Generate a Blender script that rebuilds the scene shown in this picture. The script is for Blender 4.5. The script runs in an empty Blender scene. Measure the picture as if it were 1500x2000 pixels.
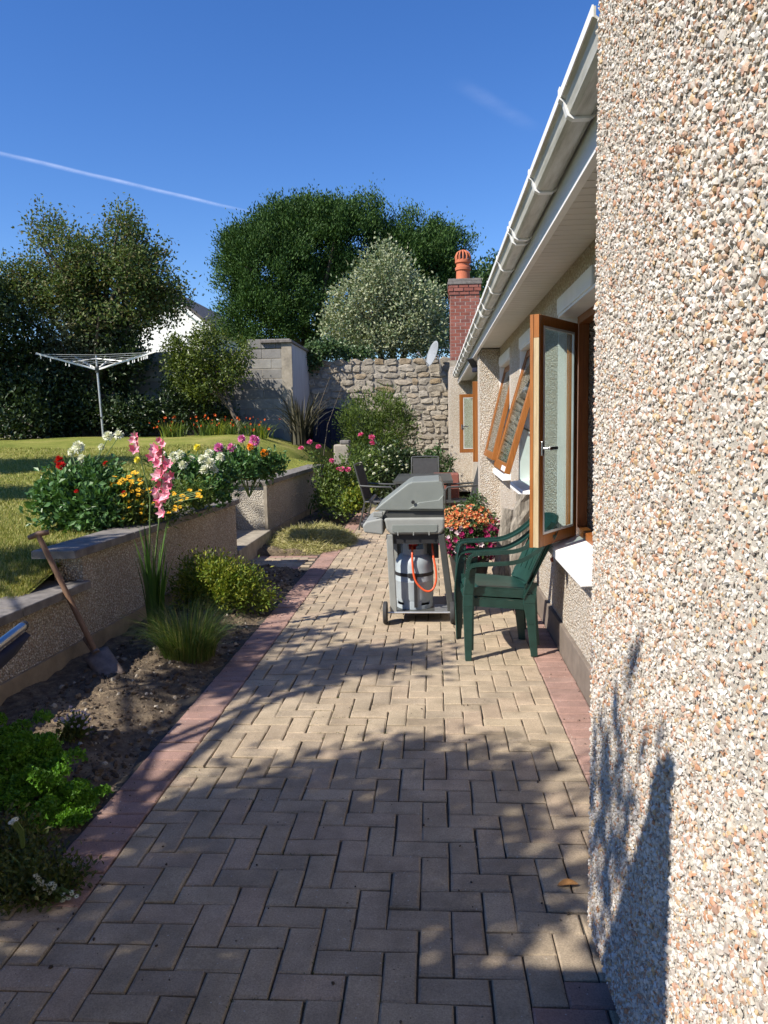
import bpy, math, random
import numpy as np
from mathutils import Vector, Matrix

random.seed(7)
RNG = np.random.default_rng(7)
scene = bpy.context.scene
col = scene.collection
rad = math.radians

# ------------------------------------------------------------------ camera
F_PX, EYE = 1500.0, np.array([0.0, 0.0, 1.55])
TH, PS, RO = rad(6.47), rad(3.806), rad(1.1)
FW = np.array([-math.sin(PS) * math.cos(TH), math.cos(PS) * math.cos(TH), -math.sin(TH)])
RT = np.array([math.cos(PS), math.sin(PS), 0.0])
UP = np.cross(RT, FW)
RT, UP = RT * math.cos(RO) - UP * math.sin(RO), RT * math.sin(RO) + UP * math.cos(RO)
cam_data = bpy.data.cameras.new('camera')
cam = bpy.data.objects.new('camera', cam_data)
col.objects.link(cam)
cam_data.sensor_fit = 'VERTICAL'
cam_data.sensor_height = 36.0
cam_data.lens = 36.0 * F_PX / 2000.0
cam_data.clip_start = 0.02
cam_data.clip_end = 20000.0
cam.matrix_world = Matrix(((RT[0], UP[0], -FW[0], EYE[0]), (RT[1], UP[1], -FW[1], EYE[1]),
                           (RT[2], UP[2], -FW[2], EYE[2]), (0, 0, 0, 1)))
scene.camera = cam

# ------------------------------------------------------------------ sky, sun, exposure
SUN_DIR = Vector((1.0, 0.75, -1.17)).normalized()          # the way the light travels
world = bpy.data.worlds.new('World')
scene.world = world
world.use_nodes = True
wn = world.node_tree.nodes
sky = wn.new('ShaderNodeTexSky')
sky.sky_type = 'NISHITA'
sky.sun_disc = False
sky.sun_elevation = math.asin(-SUN_DIR.z)
sky.sun_rotation = math.atan2(-SUN_DIR.x, -SUN_DIR.y)
sky.altitude = 0.0
sky.air_density = 1.0
sky.dust_density = 0.05
sky.ozone_density = 5.0
hsv = wn.new('ShaderNodeHueSaturation')
hsv.inputs['Saturation'].default_value = 1.22
hsv.inputs['Hue'].default_value = 0.512
world.node_tree.links.new(sky.outputs[0], hsv.inputs['Color'])
world.node_tree.links.new(hsv.outputs[0], wn['Background'].inputs['Color'])
wn['Background'].inputs['Strength'].default_value = 0.110
sun_data = bpy.data.lights.new('sun', 'SUN')
sun_data.energy = 5.0
sun_data.angle = rad(0.55)
sun_data.color = (1.0, 0.93, 0.82)
sun = bpy.data.objects.new('sun', sun_data)
col.objects.link(sun)
sun.rotation_euler = SUN_DIR.to_track_quat('-Z', 'Y').to_euler()
scene.view_settings.view_transform = 'Standard'
scene.view_settings.look = 'None'
scene.view_settings.exposure = 0.66
scene.view_settings.gamma = 1.0
scene.view_settings.use_curve_mapping = False
scene.cycles.max_bounces = 8
scene.cycles.transparent_max_bounces = 12

# ------------------------------------------------------------------ measuring helpers (photo pixels -> metres)
def ray(x, y): return FW + RT * (x - 750) / F_PX + UP * (1000 - y) / F_PX
def on_level(x, y, z=0.0):
    d = ray(x, y); return EYE + d * (z - EYE[2]) / d[2]
def at_depth(x, y, Y):
    d = ray(x, y); return EYE + d * Y / d[1]
def pixel_of(p):
    v = np.asarray(p) - EYE; w = v @ FW
    return 750 + F_PX * (v @ RT) / w, 1000 - F_PX * (v @ UP) / w
def sstep(a, b, t):
    t = np.clip((np.asarray(t, float) - a) / (b - a), 0, 1); return t * t * (3 - 2 * t)

# ------------------------------------------------------------------ material helpers
def new_mat(name):
    m = bpy.data.materials.new(name); m.use_nodes = True
    nt = m.node_tree; b = nt.nodes['Principled BSDF']
    return m, nt, b
def N(nt, typ, **kw):
    n = nt.nodes.new(typ)
    for k, v in kw.items():
        if k in n.inputs: n.inputs[k].default_value = v
        else: setattr(n, k, v)
    return n
def L(nt, a, b): nt.links.new(a, b)
def ramp(nt, stops, fac=None, interp='LINEAR'):
    r = nt.nodes.new('ShaderNodeValToRGB'); r.color_ramp.interpolation = interp
    e = r.color_ramp.elements
    while len(e) < len(stops): e.new(0.5)
    for el, (p, c) in zip(e, stops):
        el.position = p; el.color = (*c, 1) if len(c) == 3 else c
    if fac is not None: L(nt, fac, r.inputs['Fac'])
    return r
def coords(nt): return nt.nodes.new('ShaderNodeTexCoord').outputs['Object']
def world_pos(nt): return nt.nodes.new('ShaderNodeNewGeometry').outputs['Position']
def noise(nt, vec, scale, detail=4, rough=0.55):
    n = N(nt, 'ShaderNodeTexNoise', Scale=scale, Detail=detail, Roughness=rough); L(nt, vec, n.inputs['Vector']); return n
def bump(nt, b, height, strength=0.4, dist=0.01):
    n = N(nt, 'ShaderNodeBump', Strength=strength, Distance=dist); L(nt, height, n.inputs['Height']); L(nt, n.outputs[0], b.inputs['Normal']); return n
def mixc(nt, a, b, fac, blend='MIX'):
    m = nt.nodes.new('ShaderNodeMix'); m.data_type = 'RGBA'; m.blend_type = blend
    for v, i in ((fac, 0), (a, 6), (b, 7)):
        if hasattr(v, 'is_linked'): L(nt, v, m.inputs[i])
        elif i == 0: m.inputs[0].default_value = v
        else: m.inputs[i].default_value = (*v, 1)
    return m.outputs[2]

def mat_plain(name, c, rough=0.6, var=0.12, scale=14, bmp=0.0, metal=0.0, spec=0.5):
    """painted / plastic / metal surface with slight mottling"""
    m, nt, b = new_mat(name)
    v = world_pos(nt); n = noise(nt, v, scale, 5, 0.6)
    lo = tuple(x * (1 - var) for x in c); hi = tuple(min(1, x * (1 + var)) for x in c)
    r = ramp(nt, [(0.3, lo), (0.7, hi)], n.outputs['Fac']); L(nt, r.outputs[0], b.inputs['Base Color'])
    b.inputs['Roughness'].default_value = rough; b.inputs['Metallic'].default_value = metal
    b.inputs['Specular IOR Level'].default_value = spec
    if bmp: bump(nt, b, noise(nt, v, scale * 8, 3).outputs['Fac'], bmp, 0.004)
    return m

def mat_leaf(name, cols, rough=0.5, trans=0.3, spec=0.4):
    """foliage: each leaf its own tint, some light passing through"""
    m, nt, b = new_mat(name)
    g = nt.nodes.new('ShaderNodeNewGeometry')
    k = len(cols)
    r = ramp(nt, [((i + 0.5) / k, c) for i, c in enumerate(cols)], g.outputs['Random Per Island'])
    L(nt, r.outputs[0], b.inputs['Base Color'])
    b.inputs['Roughness'].default_value = rough; b.inputs['Specular IOR Level'].default_value = spec
    t = nt.nodes.new('ShaderNodeBsdfTranslucent')
    tc = mixc(nt, r.outputs[0], (1.0, 1.0, 0.45), 1.0, 'MULTIPLY'); L(nt, tc, t.inputs['Color'])
    mx = nt.nodes.new('ShaderNodeMixShader'); mx.inputs[0].default_value = trans
    L(nt, b.outputs[0], mx.inputs[1]); L(nt, t.outputs[0], mx.inputs[2])
    L(nt, mx.outputs[0], nt.nodes['Material Output'].inputs['Surface'])
    return m

def mat_dash(name, base, cols, scale=72, strength=1.0, dist=0.02):
    """pebbledash render seen from some metres: chips and shadow gaps"""
    m, nt, b = new_mat(name)
    v = world_pos(nt)
    wv = noise(nt, v, 60, 2)
    vo = N(nt, 'ShaderNodeTexVoronoi', Scale=scale, Randomness=1.0); L(nt, v, vo.inputs['Vector'])
    sep = nt.nodes.new('ShaderNodeSeparateColor'); L(nt, vo.outputs['Color'], sep.inputs[0])
    k = len(cols)
    r = ramp(nt, [(i / k, c) for i, c in enumerate(cols)], sep.outputs[0], 'CONSTANT')
    edge = ramp(nt, [(0.35, (1, 1, 1)), (0.62, (0, 0, 0))], vo.outputs['Distance'])
    c = mixc(nt, base, r.outputs[0], edge.outputs[0])
    big = noise(nt, v, 1.3, 5, 0.6)
    st = ramp(nt, [(0.3, (0.80, 0.79, 0.76)), (0.65, (1, 1, 1))], big.outputs['Fac'])
    c = mixc(nt, c, st.outputs[0], 1.0, 'MULTIPLY')
    L(nt, c, b.inputs['Base Color']); b.inputs['Roughness'].default_value = 0.8
    inv = N(nt, 'ShaderNodeMath', operation='SUBTRACT'); inv.inputs[0].default_value = 1.0; L(nt, vo.outputs['Distance'], inv.inputs[1])
    bump(nt, b, inv.outputs[0], strength, dist)
    return m

M = {}
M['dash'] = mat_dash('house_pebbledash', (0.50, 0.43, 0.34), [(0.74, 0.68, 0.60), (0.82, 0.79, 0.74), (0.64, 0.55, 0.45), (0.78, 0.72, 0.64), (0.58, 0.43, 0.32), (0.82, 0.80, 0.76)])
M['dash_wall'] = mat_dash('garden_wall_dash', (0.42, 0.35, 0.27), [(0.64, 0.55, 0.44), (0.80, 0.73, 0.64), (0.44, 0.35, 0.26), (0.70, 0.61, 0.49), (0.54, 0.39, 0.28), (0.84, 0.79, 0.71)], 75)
M['dash_pale'] = mat_dash('return_wall_dash', (0.46, 0.42, 0.35), [(0.62, 0.57, 0.49), (0.74, 0.70, 0.62), (0.50, 0.44, 0.36), (0.68, 0.64, 0.56)], 70)

def mat_pebble():
    m, nt, b = new_mat('near_wall_chippings')
    g = nt.nodes.new('ShaderNodeNewGeometry'); oi = nt.nodes.new('ShaderNodeObjectInfo')
    ad = N(nt, 'ShaderNodeMath', operation='ADD'); L(nt, g.outputs['Random Per Island'], ad.inputs[0]); L(nt, oi.outputs['Random'], ad.inputs[1])
    fr = N(nt, 'ShaderNodeMath', operation='FRACT'); L(nt, ad.outputs[0], fr.inputs[0])
    cs = [(0.66, 0.62, 0.56), (0.74, 0.72, 0.69), (0.52, 0.47, 0.41), (0.70, 0.66, 0.60), (0.58, 0.42, 0.31), (0.76, 0.75, 0.73), (0.62, 0.57, 0.50),
          (0.54, 0.30, 0.18), (0.68, 0.65, 0.61), (0.40, 0.35, 0.31), (0.72, 0.69, 0.63), (0.60, 0.44, 0.26), (0.74, 0.73, 0.70), (0.56, 0.36, 0.27), (0.64, 0.60, 0.53), (0.48, 0.43, 0.38)]
    r = ramp(nt, [(i / 16, c) for i, c in enumerate(cs)], fr.outputs[0], 'CONSTANT')
    n = noise(nt, g.outputs['Position'], 260, 3); st = ramp(nt, [(0.3, (0.8, 0.78, 0.76)), (0.7, (1.06, 1.06, 1.06))], n.outputs['Fac'])
    c = mixc(nt, r.outputs[0], st.outputs[0], 1.0, 'MULTIPLY'); L(nt, mixc(nt, c, (0.80, 0.785, 0.765), 1.0, 'MULTIPLY'), b.inputs['Base Color'])
    b.inputs['Roughness'].default_value = 0.6
    return m
M['pebble'] = mat_pebble()
M['mortar'] = mat_plain('render_mortar', (0.50, 0.455, 0.385), 0.9, 0.2, 60, 0.6)

def mat_paver(name, cs, grit=(0.75, 1.12), stain=0.0):
    m, nt, b = new_mat(name)
    g = nt.nodes.new('ShaderNodeNewGeometry'); oi = nt.nodes.new('ShaderNodeObjectInfo')
    ad = N(nt, 'ShaderNodeMath', operation='ADD'); L(nt, g.outputs['Random Per Island'], ad.inputs[0]); L(nt, oi.outputs['Random'], ad.inputs[1])
    fr = N(nt, 'ShaderNodeMath', operation='FRACT'); L(nt, ad.outputs[0], fr.inputs[0])
    r = ramp(nt, [(i / max(1, len(cs) - 1), c) for i, c in enumerate(cs)], fr.outputs[0])
    v = g.outputs['Position']
    n1 = noise(nt, v, 170, 6, 0.85); s1 = ramp(nt, [(0.30, (grit[0] * 0.62,) * 3), (0.5, (0.95,) * 3), (0.70, (grit[1] * 1.22,) * 3)], n1.outputs['Fac'])
    n2 = noise(nt, v, 5.0, 6, 0.65); s2 = ramp(nt, [(0.28, (0.60, 0.60, 0.57)), (0.62, (1.04, 1.03, 1.0))], n2.outputs['Fac'])
    c = mixc(nt, r.outputs[0], s1.outputs[0], 1.0, 'MULTIPLY'); c = mixc(nt, c, s2.outputs[0], 1.0, 'MULTIPLY')
    # lichen flecks
    vo = N(nt, 'ShaderNodeTexVoronoi', Scale=42.0); L(nt, v, vo.inputs['Vector'])
    fl = ramp(nt, [(0.07, (1, 1, 1)), (0.13, (0, 0, 0))], vo.outputs['Distance'])
    sepc = nt.nodes.new('ShaderNodeSeparateColor'); L(nt, vo.outputs['Color'], sepc.inputs[0])
    gate = N(nt, 'ShaderNodeMath', operation='GREATER_THAN'); gate.inputs[1].default_value = 0.62; L(nt, sepc.outputs[0], gate.inputs[0])
    fm = N(nt, 'ShaderNodeMath', operation='MULTIPLY'); L(nt, fl.outputs[0], fm.inputs[0]); L(nt, gate.outputs[0], fm.inputs[1])
    c = mixc(nt, c, (0.5, 0.48, 0.42), fm.outputs[0])
    if stain:
        # two damp spill marks on the paving
        tot = None
        for (sx, sy, rx, ry) in ((0.345, 3.75, 0.13, 0.07), (0.52, 3.66, 0.10, 0.05)):
            mp = N(nt, 'ShaderNodeMapping', vector_type='TEXTURE'); mp.inputs['Location'].default_value = (sx, sy, 0); mp.inputs['Scale'].default_value = (rx, ry, 1)
            wob = noise(nt, v, 18, 3); mm = N(nt, 'ShaderNodeVectorMath', operation='MULTIPLY_ADD'); L(nt, wob.outputs['Color'], mm.inputs[0]); mm.inputs[1].default_value = (0.08, 0.08, 0); L(nt, v, mm.inputs[2])
            L(nt, mm.outputs[0], mp.inputs['Vector']); ln = N(nt, 'ShaderNodeVectorMath', operation='MULTIPLY'); ln.inputs[1].default_value = (1, 1, 0); L(nt, mp.outputs[0], ln.inputs[0])
            le = N(nt, 'ShaderNodeVectorMath', operation='LENGTH'); L(nt, ln.outputs[0], le.inputs[0])
            rr = ramp(nt, [(0.7, (1, 1, 1)), (1.0, (0, 0, 0))], le.outputs['Value'])
            c = mixc(nt, c, (0.13, 0.105, 0.07), mixc(nt, (0, 0, 0), (0.55, 0.55, 0.55), rr.outputs[0]))
    L(nt, c, b.inputs['Base Color']); b.inputs['Roughness'].default_value = 0.85
    bump(nt, b, n1.outputs['Fac'], 0.8, 0.006)
    return m
M['paver'] = mat_paver('buff_paver', [(0.395, 0.315, 0.228), (0.465, 0.375, 0.27), (0.445, 0.345, 0.255), (0.495, 0.405, 0.292), (0.375, 0.305, 0.228), (0.455, 0.37, 0.262)], stain=1.0)
M['redpaver'] = mat_paver('red_paver', [(0.35, 0.215, 0.18), (0.41, 0.255, 0.215), (0.33, 0.21, 0.18), (0.40, 0.265, 0.225)])
M['joint'] = mat_plain('joint_sand', (0.055, 0.048, 0.038), 0.95, 0.35, 40, 0.5)
M['concrete'] = mat_plain('old_concrete', (0.30, 0.265, 0.21), 0.9, 0.28, 9, 0.5)
M['coping'] = mat_plain('weathered_coping', (0.165, 0.15, 0.135), 0.9, 0.4, 11, 0.6)
M['plinth'] = mat_plain('grey_brown_plinth', (0.17, 0.14, 0.115), 0.85, 0.2, 10, 0.3)
M['plinth_wall'] = mat_plain('garden_wall_plinth', (0.30, 0.235, 0.16), 0.9, 0.3, 6, 0.4)
M['white'] = mat_plain('white_masonry_paint', (0.80, 0.80, 0.79), 0.6, 0.05, 6)
M['upvc'] = mat_plain('weathered_white_plastic', (0.60, 0.60, 0.58), 0.45, 0.16, 5)
M['upvc_lip'] = mat_plain('clean_white_plastic', (0.78, 0.78, 0.77), 0.4, 0.06, 5)
M['soffit'] = mat_plain('soffit_plastic', (0.66, 0.64, 0.58), 0.5, 0.06, 3)
M['fascia'] = mat_plain('fascia_grey_white', (0.55, 0.57, 0.58), 0.4, 0.06, 3)

def mat_gutter():
    m, nt, b = new_mat('algae_stained_gutter')
    v = world_pos(nt); mp = N(nt, 'ShaderNodeMapping'); mp.inputs['Scale'].default_value = (9, 0.9, 9); L(nt, v, mp.inputs['Vector'])
    n = noise(nt, mp.outputs[0], 2.0, 6, 0.7)
    r = ramp(nt, [(0.3, (0.26, 0.25, 0.20)), (0.5, (0.50, 0.49, 0.44)), (0.7, (0.66, 0.66, 0.63))], n.outputs['Fac'])
    L(nt, r.outputs[0], b.inputs['Base Color']); b.inputs['Roughness'].default_value = 0.45
    return m
M['gutter'] = mat_gutter()

def mat_wood(name, a, c, scale=6, rough=0.4, stretch=(14, 14, 1)):
    m, nt, b = new_mat(name)
    v = world_pos(nt); mp = N(nt, 'ShaderNodeMapping'); mp.inputs['Scale'].default_value = stretch; L(nt, v, mp.inputs['Vector'])
    n = noise(nt, mp.outputs[0], scale, 6, 0.65)
    r = ramp(nt, [(0.25, a), (0.75, c)], n.outputs['Fac']); L(nt, r.outputs[0], b.inputs['Base Color'])
    b.inputs['Roughness'].default_value = rough; bump(nt, b, n.outputs['Fac'], 0.25, 0.003)
    return m
M['wood'] = mat_wood('varnished_window_wood', (0.20, 0.060, 0.014), (0.36, 0.125, 0.026))
M['wood_bright'] = mat_wood('orange_window_wood', (0.20, 0.070, 0.014), (0.36, 0.130, 0.024))
M['wood_bare'] = mat_wood('flaked_window_wood', (0.33, 0.24, 0.13), (0.52, 0.42, 0.26))
M['log'] = mat_wood('silvered_driftwood', (0.035, 0.03, 0.025), (0.40, 0.36, 0.30), 7, 0.85, (9, 9, 1.6))
M['handle_wood'] = mat_wood('spade_handle_wood', (0.13, 0.07, 0.04), (0.24, 0.14, 0.085), 5, 0.6)
M['spade'] = mat_plain('rusted_spade_blade', (0.20, 0.155, 0.125), 0.6, 0.3, 22, 0.3, 0.3)
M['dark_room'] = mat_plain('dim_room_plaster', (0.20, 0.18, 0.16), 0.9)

def mat_glass():
    m, nt, b = new_mat('window_glass')
    b.inputs['Base Color'].default_value = (0.93, 0.97, 0.96, 1); b.inputs['Roughness'].default_value = 0.02
    b.inputs['IOR'].default_value = 1.45; b.inputs['Transmission Weight'].default_value = 1.0
    # thin pane: light for shadows passes straight through
    tr = nt.nodes.new('ShaderNodeBsdfTransparent'); tr.inputs['Color'].default_value = (0.90, 0.95, 0.94, 1)
    gl = nt.nodes.new('ShaderNodeBsdfGlossy'); gl.inputs['Roughness'].default_value = 0.02
    lw = N(nt, 'ShaderNodeLayerWeight', Blend=0.5); pw = N(nt, 'ShaderNodeMath', operation='POWER'); L(nt, lw.outputs['Facing'], pw.inputs[0]); pw.inputs[1].default_value = 4.0
    fr = N(nt, 'ShaderNodeMath', operation='MULTIPLY_ADD'); L(nt, pw.outputs[0], fr.inputs[0]); fr.inputs[1].default_value = 0.6; fr.inputs[2].default_value = 0.035; mx = nt.nodes.new('ShaderNodeMixShader')
    L(nt, fr.outputs[0], mx.inputs[0]); L(nt, tr.outputs[0], mx.inputs[1]); L(nt, gl.outputs[0], mx.inputs[2])
    L(nt, mx.outputs[0], nt.nodes['Material Output'].inputs['Surface'])
    return m
M['glass'] = mat_glass()
M['chrome'] = mat_plain('brushed_steel', (0.50, 0.50, 0.50), 0.3, 0.05, 30, 0, 1.0)
M['black'] = mat_plain('black_plastic', (0.022, 0.022, 0.024), 0.45, 0.2, 20)
M['rubber'] = mat_plain('dark_rubber', (0.035, 0.036, 0.038), 0.7, 0.2, 20)
M['navy'] = mat_plain('navy_fabric', (0.012, 0.016, 0.04), 0.85, 0.2, 30)
M['bbq'] = mat_plain('barbecue_grey_paint', (0.20, 0.22, 0.205), 0.42, 0.07, 9)
M['bbq_light'] = mat_plain('barbecue_light_grey', (0.27, 0.28, 0.265), 0.45, 0.09, 9)
M['bbq_dark'] = mat_plain('barbecue_dark_panel', (0.06, 0.063, 0.06), 0.4, 0.15, 9)
M['cyl'] = mat_plain('gas_bottle_grey', (0.36, 0.41, 0.44), 0.38, 0.10, 7)
M['hose'] = mat_plain('orange_hose', (0.72, 0.10, 0.03), 0.4, 0.05, 9)
M['red'] = mat_plain('red_regulator', (0.65, 0.02, 0.012), 0.35, 0.05, 9)
M['green_plastic'] = mat_plain('dark_green_plastic', (0.013, 0.046, 0.037), 0.36, 0.25, 16, 0.05)
M['soil'] = None
M['terracotta'] = mat_plain('terracotta', (0.45, 0.13, 0.06), 0.8, 0.12, 8, 0.2)
M['alu'] = mat_plain('aluminium_tube', (0.55, 0.56, 0.56), 0.4, 0.1, 20, 0, 0.7)
M['line'] = mat_plain('plastic_line', (0.35, 0.37, 0.38), 0.6)
M['dish'] = mat_plain('dish_grey', (0.26, 0.28, 0.30), 0.5, 0.05, 6)
M['bark'] = mat_plain('tree_bark', (0.10, 0.08, 0.06), 0.9, 0.35, 14, 0.7)
M['stem'] = mat_plain('green_stem', (0.10, 0.16, 0.04), 0.6, 0.2, 20)
M['brick'] = mat_paver('chimney_brick', [(0.25, 0.075, 0.05), (0.32, 0.10, 0.07), (0.21, 0.07, 0.055), (0.35, 0.13, 0.10), (0.27, 0.085, 0.06)])
M['brick_mortar'] = mat_plain('brick_mortar', (0.36, 0.29, 0.25), 0.9, 0.2, 20, 0.3)
M['slate'] = mat_plain('dark_roof_tile', (0.10, 0.09, 0.085), 0.8, 0.3, 6, 0.4)
M['render_white'] = mat_plain('bright_white_render', (0.82, 0.82, 0.81), 0.8, 0.03, 2)
M['grey_paint'] = mat_wood('flaking_grey_white_paint', (0.26, 0.28, 0.31), (0.50, 0.52, 0.55), 5, 0.8, (6, 6, 0.35))

def mat_block():
    m, nt, b = new_mat('concrete_block')
    g = nt.nodes.new('ShaderNodeNewGeometry'); oi = nt.nodes.new('ShaderNodeObjectInfo')
    r = ramp(nt, [(0, (0.20, 0.195, 0.185)), (0.5, (0.26, 0.25, 0.235)), (1, (0.32, 0.31, 0.285))], oi.outputs['Random'])
    n = noise(nt, g.outputs['Position'], 3.0, 7, 0.7); s = ramp(nt, [(0.3, (0.7, 0.7, 0.7)), (0.7, (1.1, 1.1, 1.08))], n.outputs['Fac'])
    L(nt, mixc(nt, r.outputs[0], s.outputs[0], 1.0, 'MULTIPLY'), b.inputs['Base Color']); b.inputs['Roughness'].default_value = 0.9
    bump(nt, b, noise(nt, g.outputs['Position'], 60, 3).outputs['Fac'], 0.4, 0.006)
    return m
M['block'] = mat_block()
def mat_stone():
    m, nt, b = new_mat('rubble_stone')
    g = nt.nodes.new('ShaderNodeNewGeometry'); oi = nt.nodes.new('ShaderNodeObjectInfo')
    r = ramp(nt, [(0, (0.25, 0.22, 0.175)), (0.25, (0.36, 0.315, 0.245)), (0.5, (0.31, 0.275, 0.22)), (0.75, (0.43, 0.39, 0.325)), (1, (0.30, 0.225, 0.135))], oi.outputs['Random'])
    n = noise(nt, g.outputs['Position'], 7.0, 7, 0.75); s = ramp(nt, [(0.3, (0.55, 0.54, 0.52)), (0.55, (1, 1, 1)), (0.75, (1.3, 1.28, 1.24))], n.outputs['Fac'])
    L(nt, mixc(nt, r.outputs[0], s.outputs[0], 1.0, 'MULTIPLY'), b.inputs['Base Color']); b.inputs['Roughness'].default_value = 0.9
    bump(nt, b, n.outputs['Fac'], 0.8, 0.05)
    return m
M['stone'] = mat_stone()
M['stone_mortar'] = mat_plain('old_lime_mortar', (0.27, 0.245, 0.205), 0.95, 0.3, 6, 0.8)

def mat_soil():
    m, nt, b = new_mat('garden_soil')
    v = world_pos(nt); n = noise(nt, v, 14, 8, 0.7); n2 = noise(nt, v, 2.2, 4)
    r = ramp(nt, [(0.3, (0.06, 0.045, 0.032)), (0.5, (0.16, 0.122, 0.083)), (0.7, (0.32, 0.255, 0.172))], n.outputs['Fac'])
    r2 = ramp(nt, [(0.35, (0.6, 0.6, 0.6)), (0.7, (1.35, 1.3, 1.2))], n2.outputs['Fac'])
    L(nt, mixc(nt, r.outputs[0], r2.outputs[0], 1.0, 'MULTIPLY'), b.inputs['Base Color'])
    b.inputs['Roughness'].default_value = 0.95; bump(nt, b, n.outputs['Fac'], 1.0, 0.05)
    return m
M['soil'] = mat_soil()
def mat_clod():
    m, nt, b = new_mat('soil_clods')
    g = nt.nodes.new('ShaderNodeNewGeometry')
    r = ramp(nt, [(0, (0.04, 0.03, 0.022)), (0.6, (0.09, 0.065, 0.045)), (0.9, (0.17, 0.13, 0.09)), (1.0, (0.40, 0.37, 0.32))], g.outputs['Random Per Island'])
    L(nt, r.outputs[0], b.inputs['Base Color']); b.inputs['Roughness'].default_value = 0.95
    return m
M['clod'] = mat_clod()
def mat_lawn():
    m, nt, b = new_mat('mown_lawn')
    v = world_pos(nt); n = noise(nt, v, 1.1, 5, 0.6); n2 = noise(nt, v, 45, 4, 0.7)
    r = ramp(nt, [(0.3, (0.15, 0.185, 0.036)), (0.5, (0.26, 0.275, 0.066)), (0.68, (0.38, 0.345, 0.115))], n.outputs['Fac'])
    s = ramp(nt, [(0.3, (0.6, 0.62, 0.55)), (0.65, (1.15, 1.15, 1.1))], n2.outputs['Fac'])
    L(nt, mixc(nt, r.outputs[0], s.outputs[0], 1.0, 'MULTIPLY'), b.inputs['Base Color']); b.inputs['Roughness'].default_value = 0.9
    b.inputs['Specular IOR Level'].default_value = 0.1
    bump(nt, b, n2.outputs['Fac'], 1.0, 0.03)
    return m
M['lawn'] = mat_lawn()
def mat_field():
    m, nt, b = new_mat('rough_ground'); v = world_pos(nt); n = noise(nt, v, 0.6, 6)
    r = ramp(nt, [(0.3, (0.05, 0.06, 0.02)), (0.7, (0.12, 0.11, 0.05))], n.outputs['Fac']); L(nt, r.outputs[0], b.inputs['Base Color']); b.inputs['Roughness'].default_value = 0.95
    return m
M['field'] = mat_field()
# foliage
M['l_grass'] = mat_leaf('lawn_blades', [(0.16, 0.20, 0.038), (0.26, 0.285, 0.065), (0.35, 0.335, 0.10), (0.43, 0.38, 0.15)], 0.6, 0.25, 0.2)
M['l_dry'] = mat_leaf('dry_grass', [(0.26, 0.26, 0.09), (0.46, 0.41, 0.19), (0.34, 0.35, 0.11), (0.56, 0.50, 0.29)], 0.7, 0.2, 0.1)
M['l_tuft'] = mat_leaf('tuft_blades', [(0.05, 0.11, 0.02), (0.085, 0.155, 0.03), (0.13, 0.19, 0.04), (0.22, 0.22, 0.07)], 0.5, 0.3)
M['l_dahlia'] = mat_leaf('dahlia_leaf', [(0.05, 0.125, 0.036), (0.08, 0.175, 0.048), (0.115, 0.22, 0.068), (0.06, 0.145, 0.04)], 0.4, 0.25)
M['l_herb'] = mat_leaf('parsley_leaf', [(0.08, 0.21, 0.018), (0.12, 0.29, 0.025), (0.17, 0.36, 0.03), (0.09, 0.24, 0.02)], 0.5, 0.3)
M['l_fern'] = mat_leaf('yellow_green_leaf', [(0.12, 0.19, 0.022), (0.21, 0.27, 0.03), (0.33, 0.33, 0.04), (0.09, 0.16, 0.02)], 0.5, 0.35)
M['l_olive'] = mat_leaf('olive_trailing_leaf', [(0.06, 0.09, 0.02), (0.09, 0.12, 0.025), (0.13, 0.13, 0.03), (0.05, 0.09, 0.02)], 0.5, 0.3)
M['l_sword'] = mat_leaf('sword_leaf', [(0.055, 0.13, 0.022), (0.08, 0.17, 0.03), (0.11, 0.19, 0.04)], 0.4, 0.3)
M['l_cypress'] = mat_leaf('cypress_spray', [(0.028, 0.066, 0.016), (0.046, 0.098, 0.021), (0.075, 0.14, 0.028), (0.036, 0.082, 0.019)], 0.6, 0.12, 0.2)
M['l_silver'] = mat_leaf('variegated_leaf', [(0.17, 0.22, 0.11), (0.30, 0.33, 0.19), (0.42, 0.43, 0.28), (0.12, 0.18, 0.08)], 0.5, 0.2)
M['l_tree'] = mat_leaf('dull_green_leaf', [(0.06, 0.10, 0.03), (0.085, 0.135, 0.038), (0.115, 0.165, 0.046), (0.15, 0.185, 0.06), (0.15, 0.13, 0.06)], 0.55, 0.25, 0.2)
M['l_grey'] = mat_leaf('grey_green_leaf', [(0.06, 0.085, 0.045), (0.10, 0.125, 0.07), (0.15, 0.17, 0.10), (0.05, 0.07, 0.03)], 0.4, 0.2)
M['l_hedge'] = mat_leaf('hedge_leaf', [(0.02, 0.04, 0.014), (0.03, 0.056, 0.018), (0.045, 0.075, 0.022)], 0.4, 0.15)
M['l_bush'] = mat_leaf('bright_bush_leaf', [(0.07, 0.11, 0.018), (0.11, 0.15, 0.024), (0.15, 0.185, 0.03), (0.05, 0.085, 0.018)], 0.4, 0.3)
M['l_shrub'] = mat_leaf('fine_shrub_leaf', [(0.07, 0.12, 0.02), (0.11, 0.165, 0.028), (0.15, 0.20, 0.035), (0.05, 0.09, 0.02)], 0.45, 0.3)
M['l_ivy'] = mat_leaf('ivy_leaf', [(0.03, 0.07, 0.02), (0.05, 0.10, 0.03), (0.08, 0.13, 0.04)], 0.4, 0.2)
M['l_phormium'] = mat_leaf('bronze_blade', [(0.025, 0.026, 0.018), (0.05, 0.045, 0.03), (0.08, 0.075, 0.05), (0.12, 0.11, 0.075)], 0.35, 0.1)
def petals(name, *cs, trans=0.25): M[name] = mat_leaf(name, list(cs), 0.6, trans, 0.2)
petals('p_white', (0.80, 0.80, 0.70), (0.74, 0.76, 0.62), (0.82, 0.82, 0.76))
petals('p_pink', (0.72, 0.10, 0.30), (0.80, 0.22, 0.42), (0.66, 0.07, 0.22))
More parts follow.
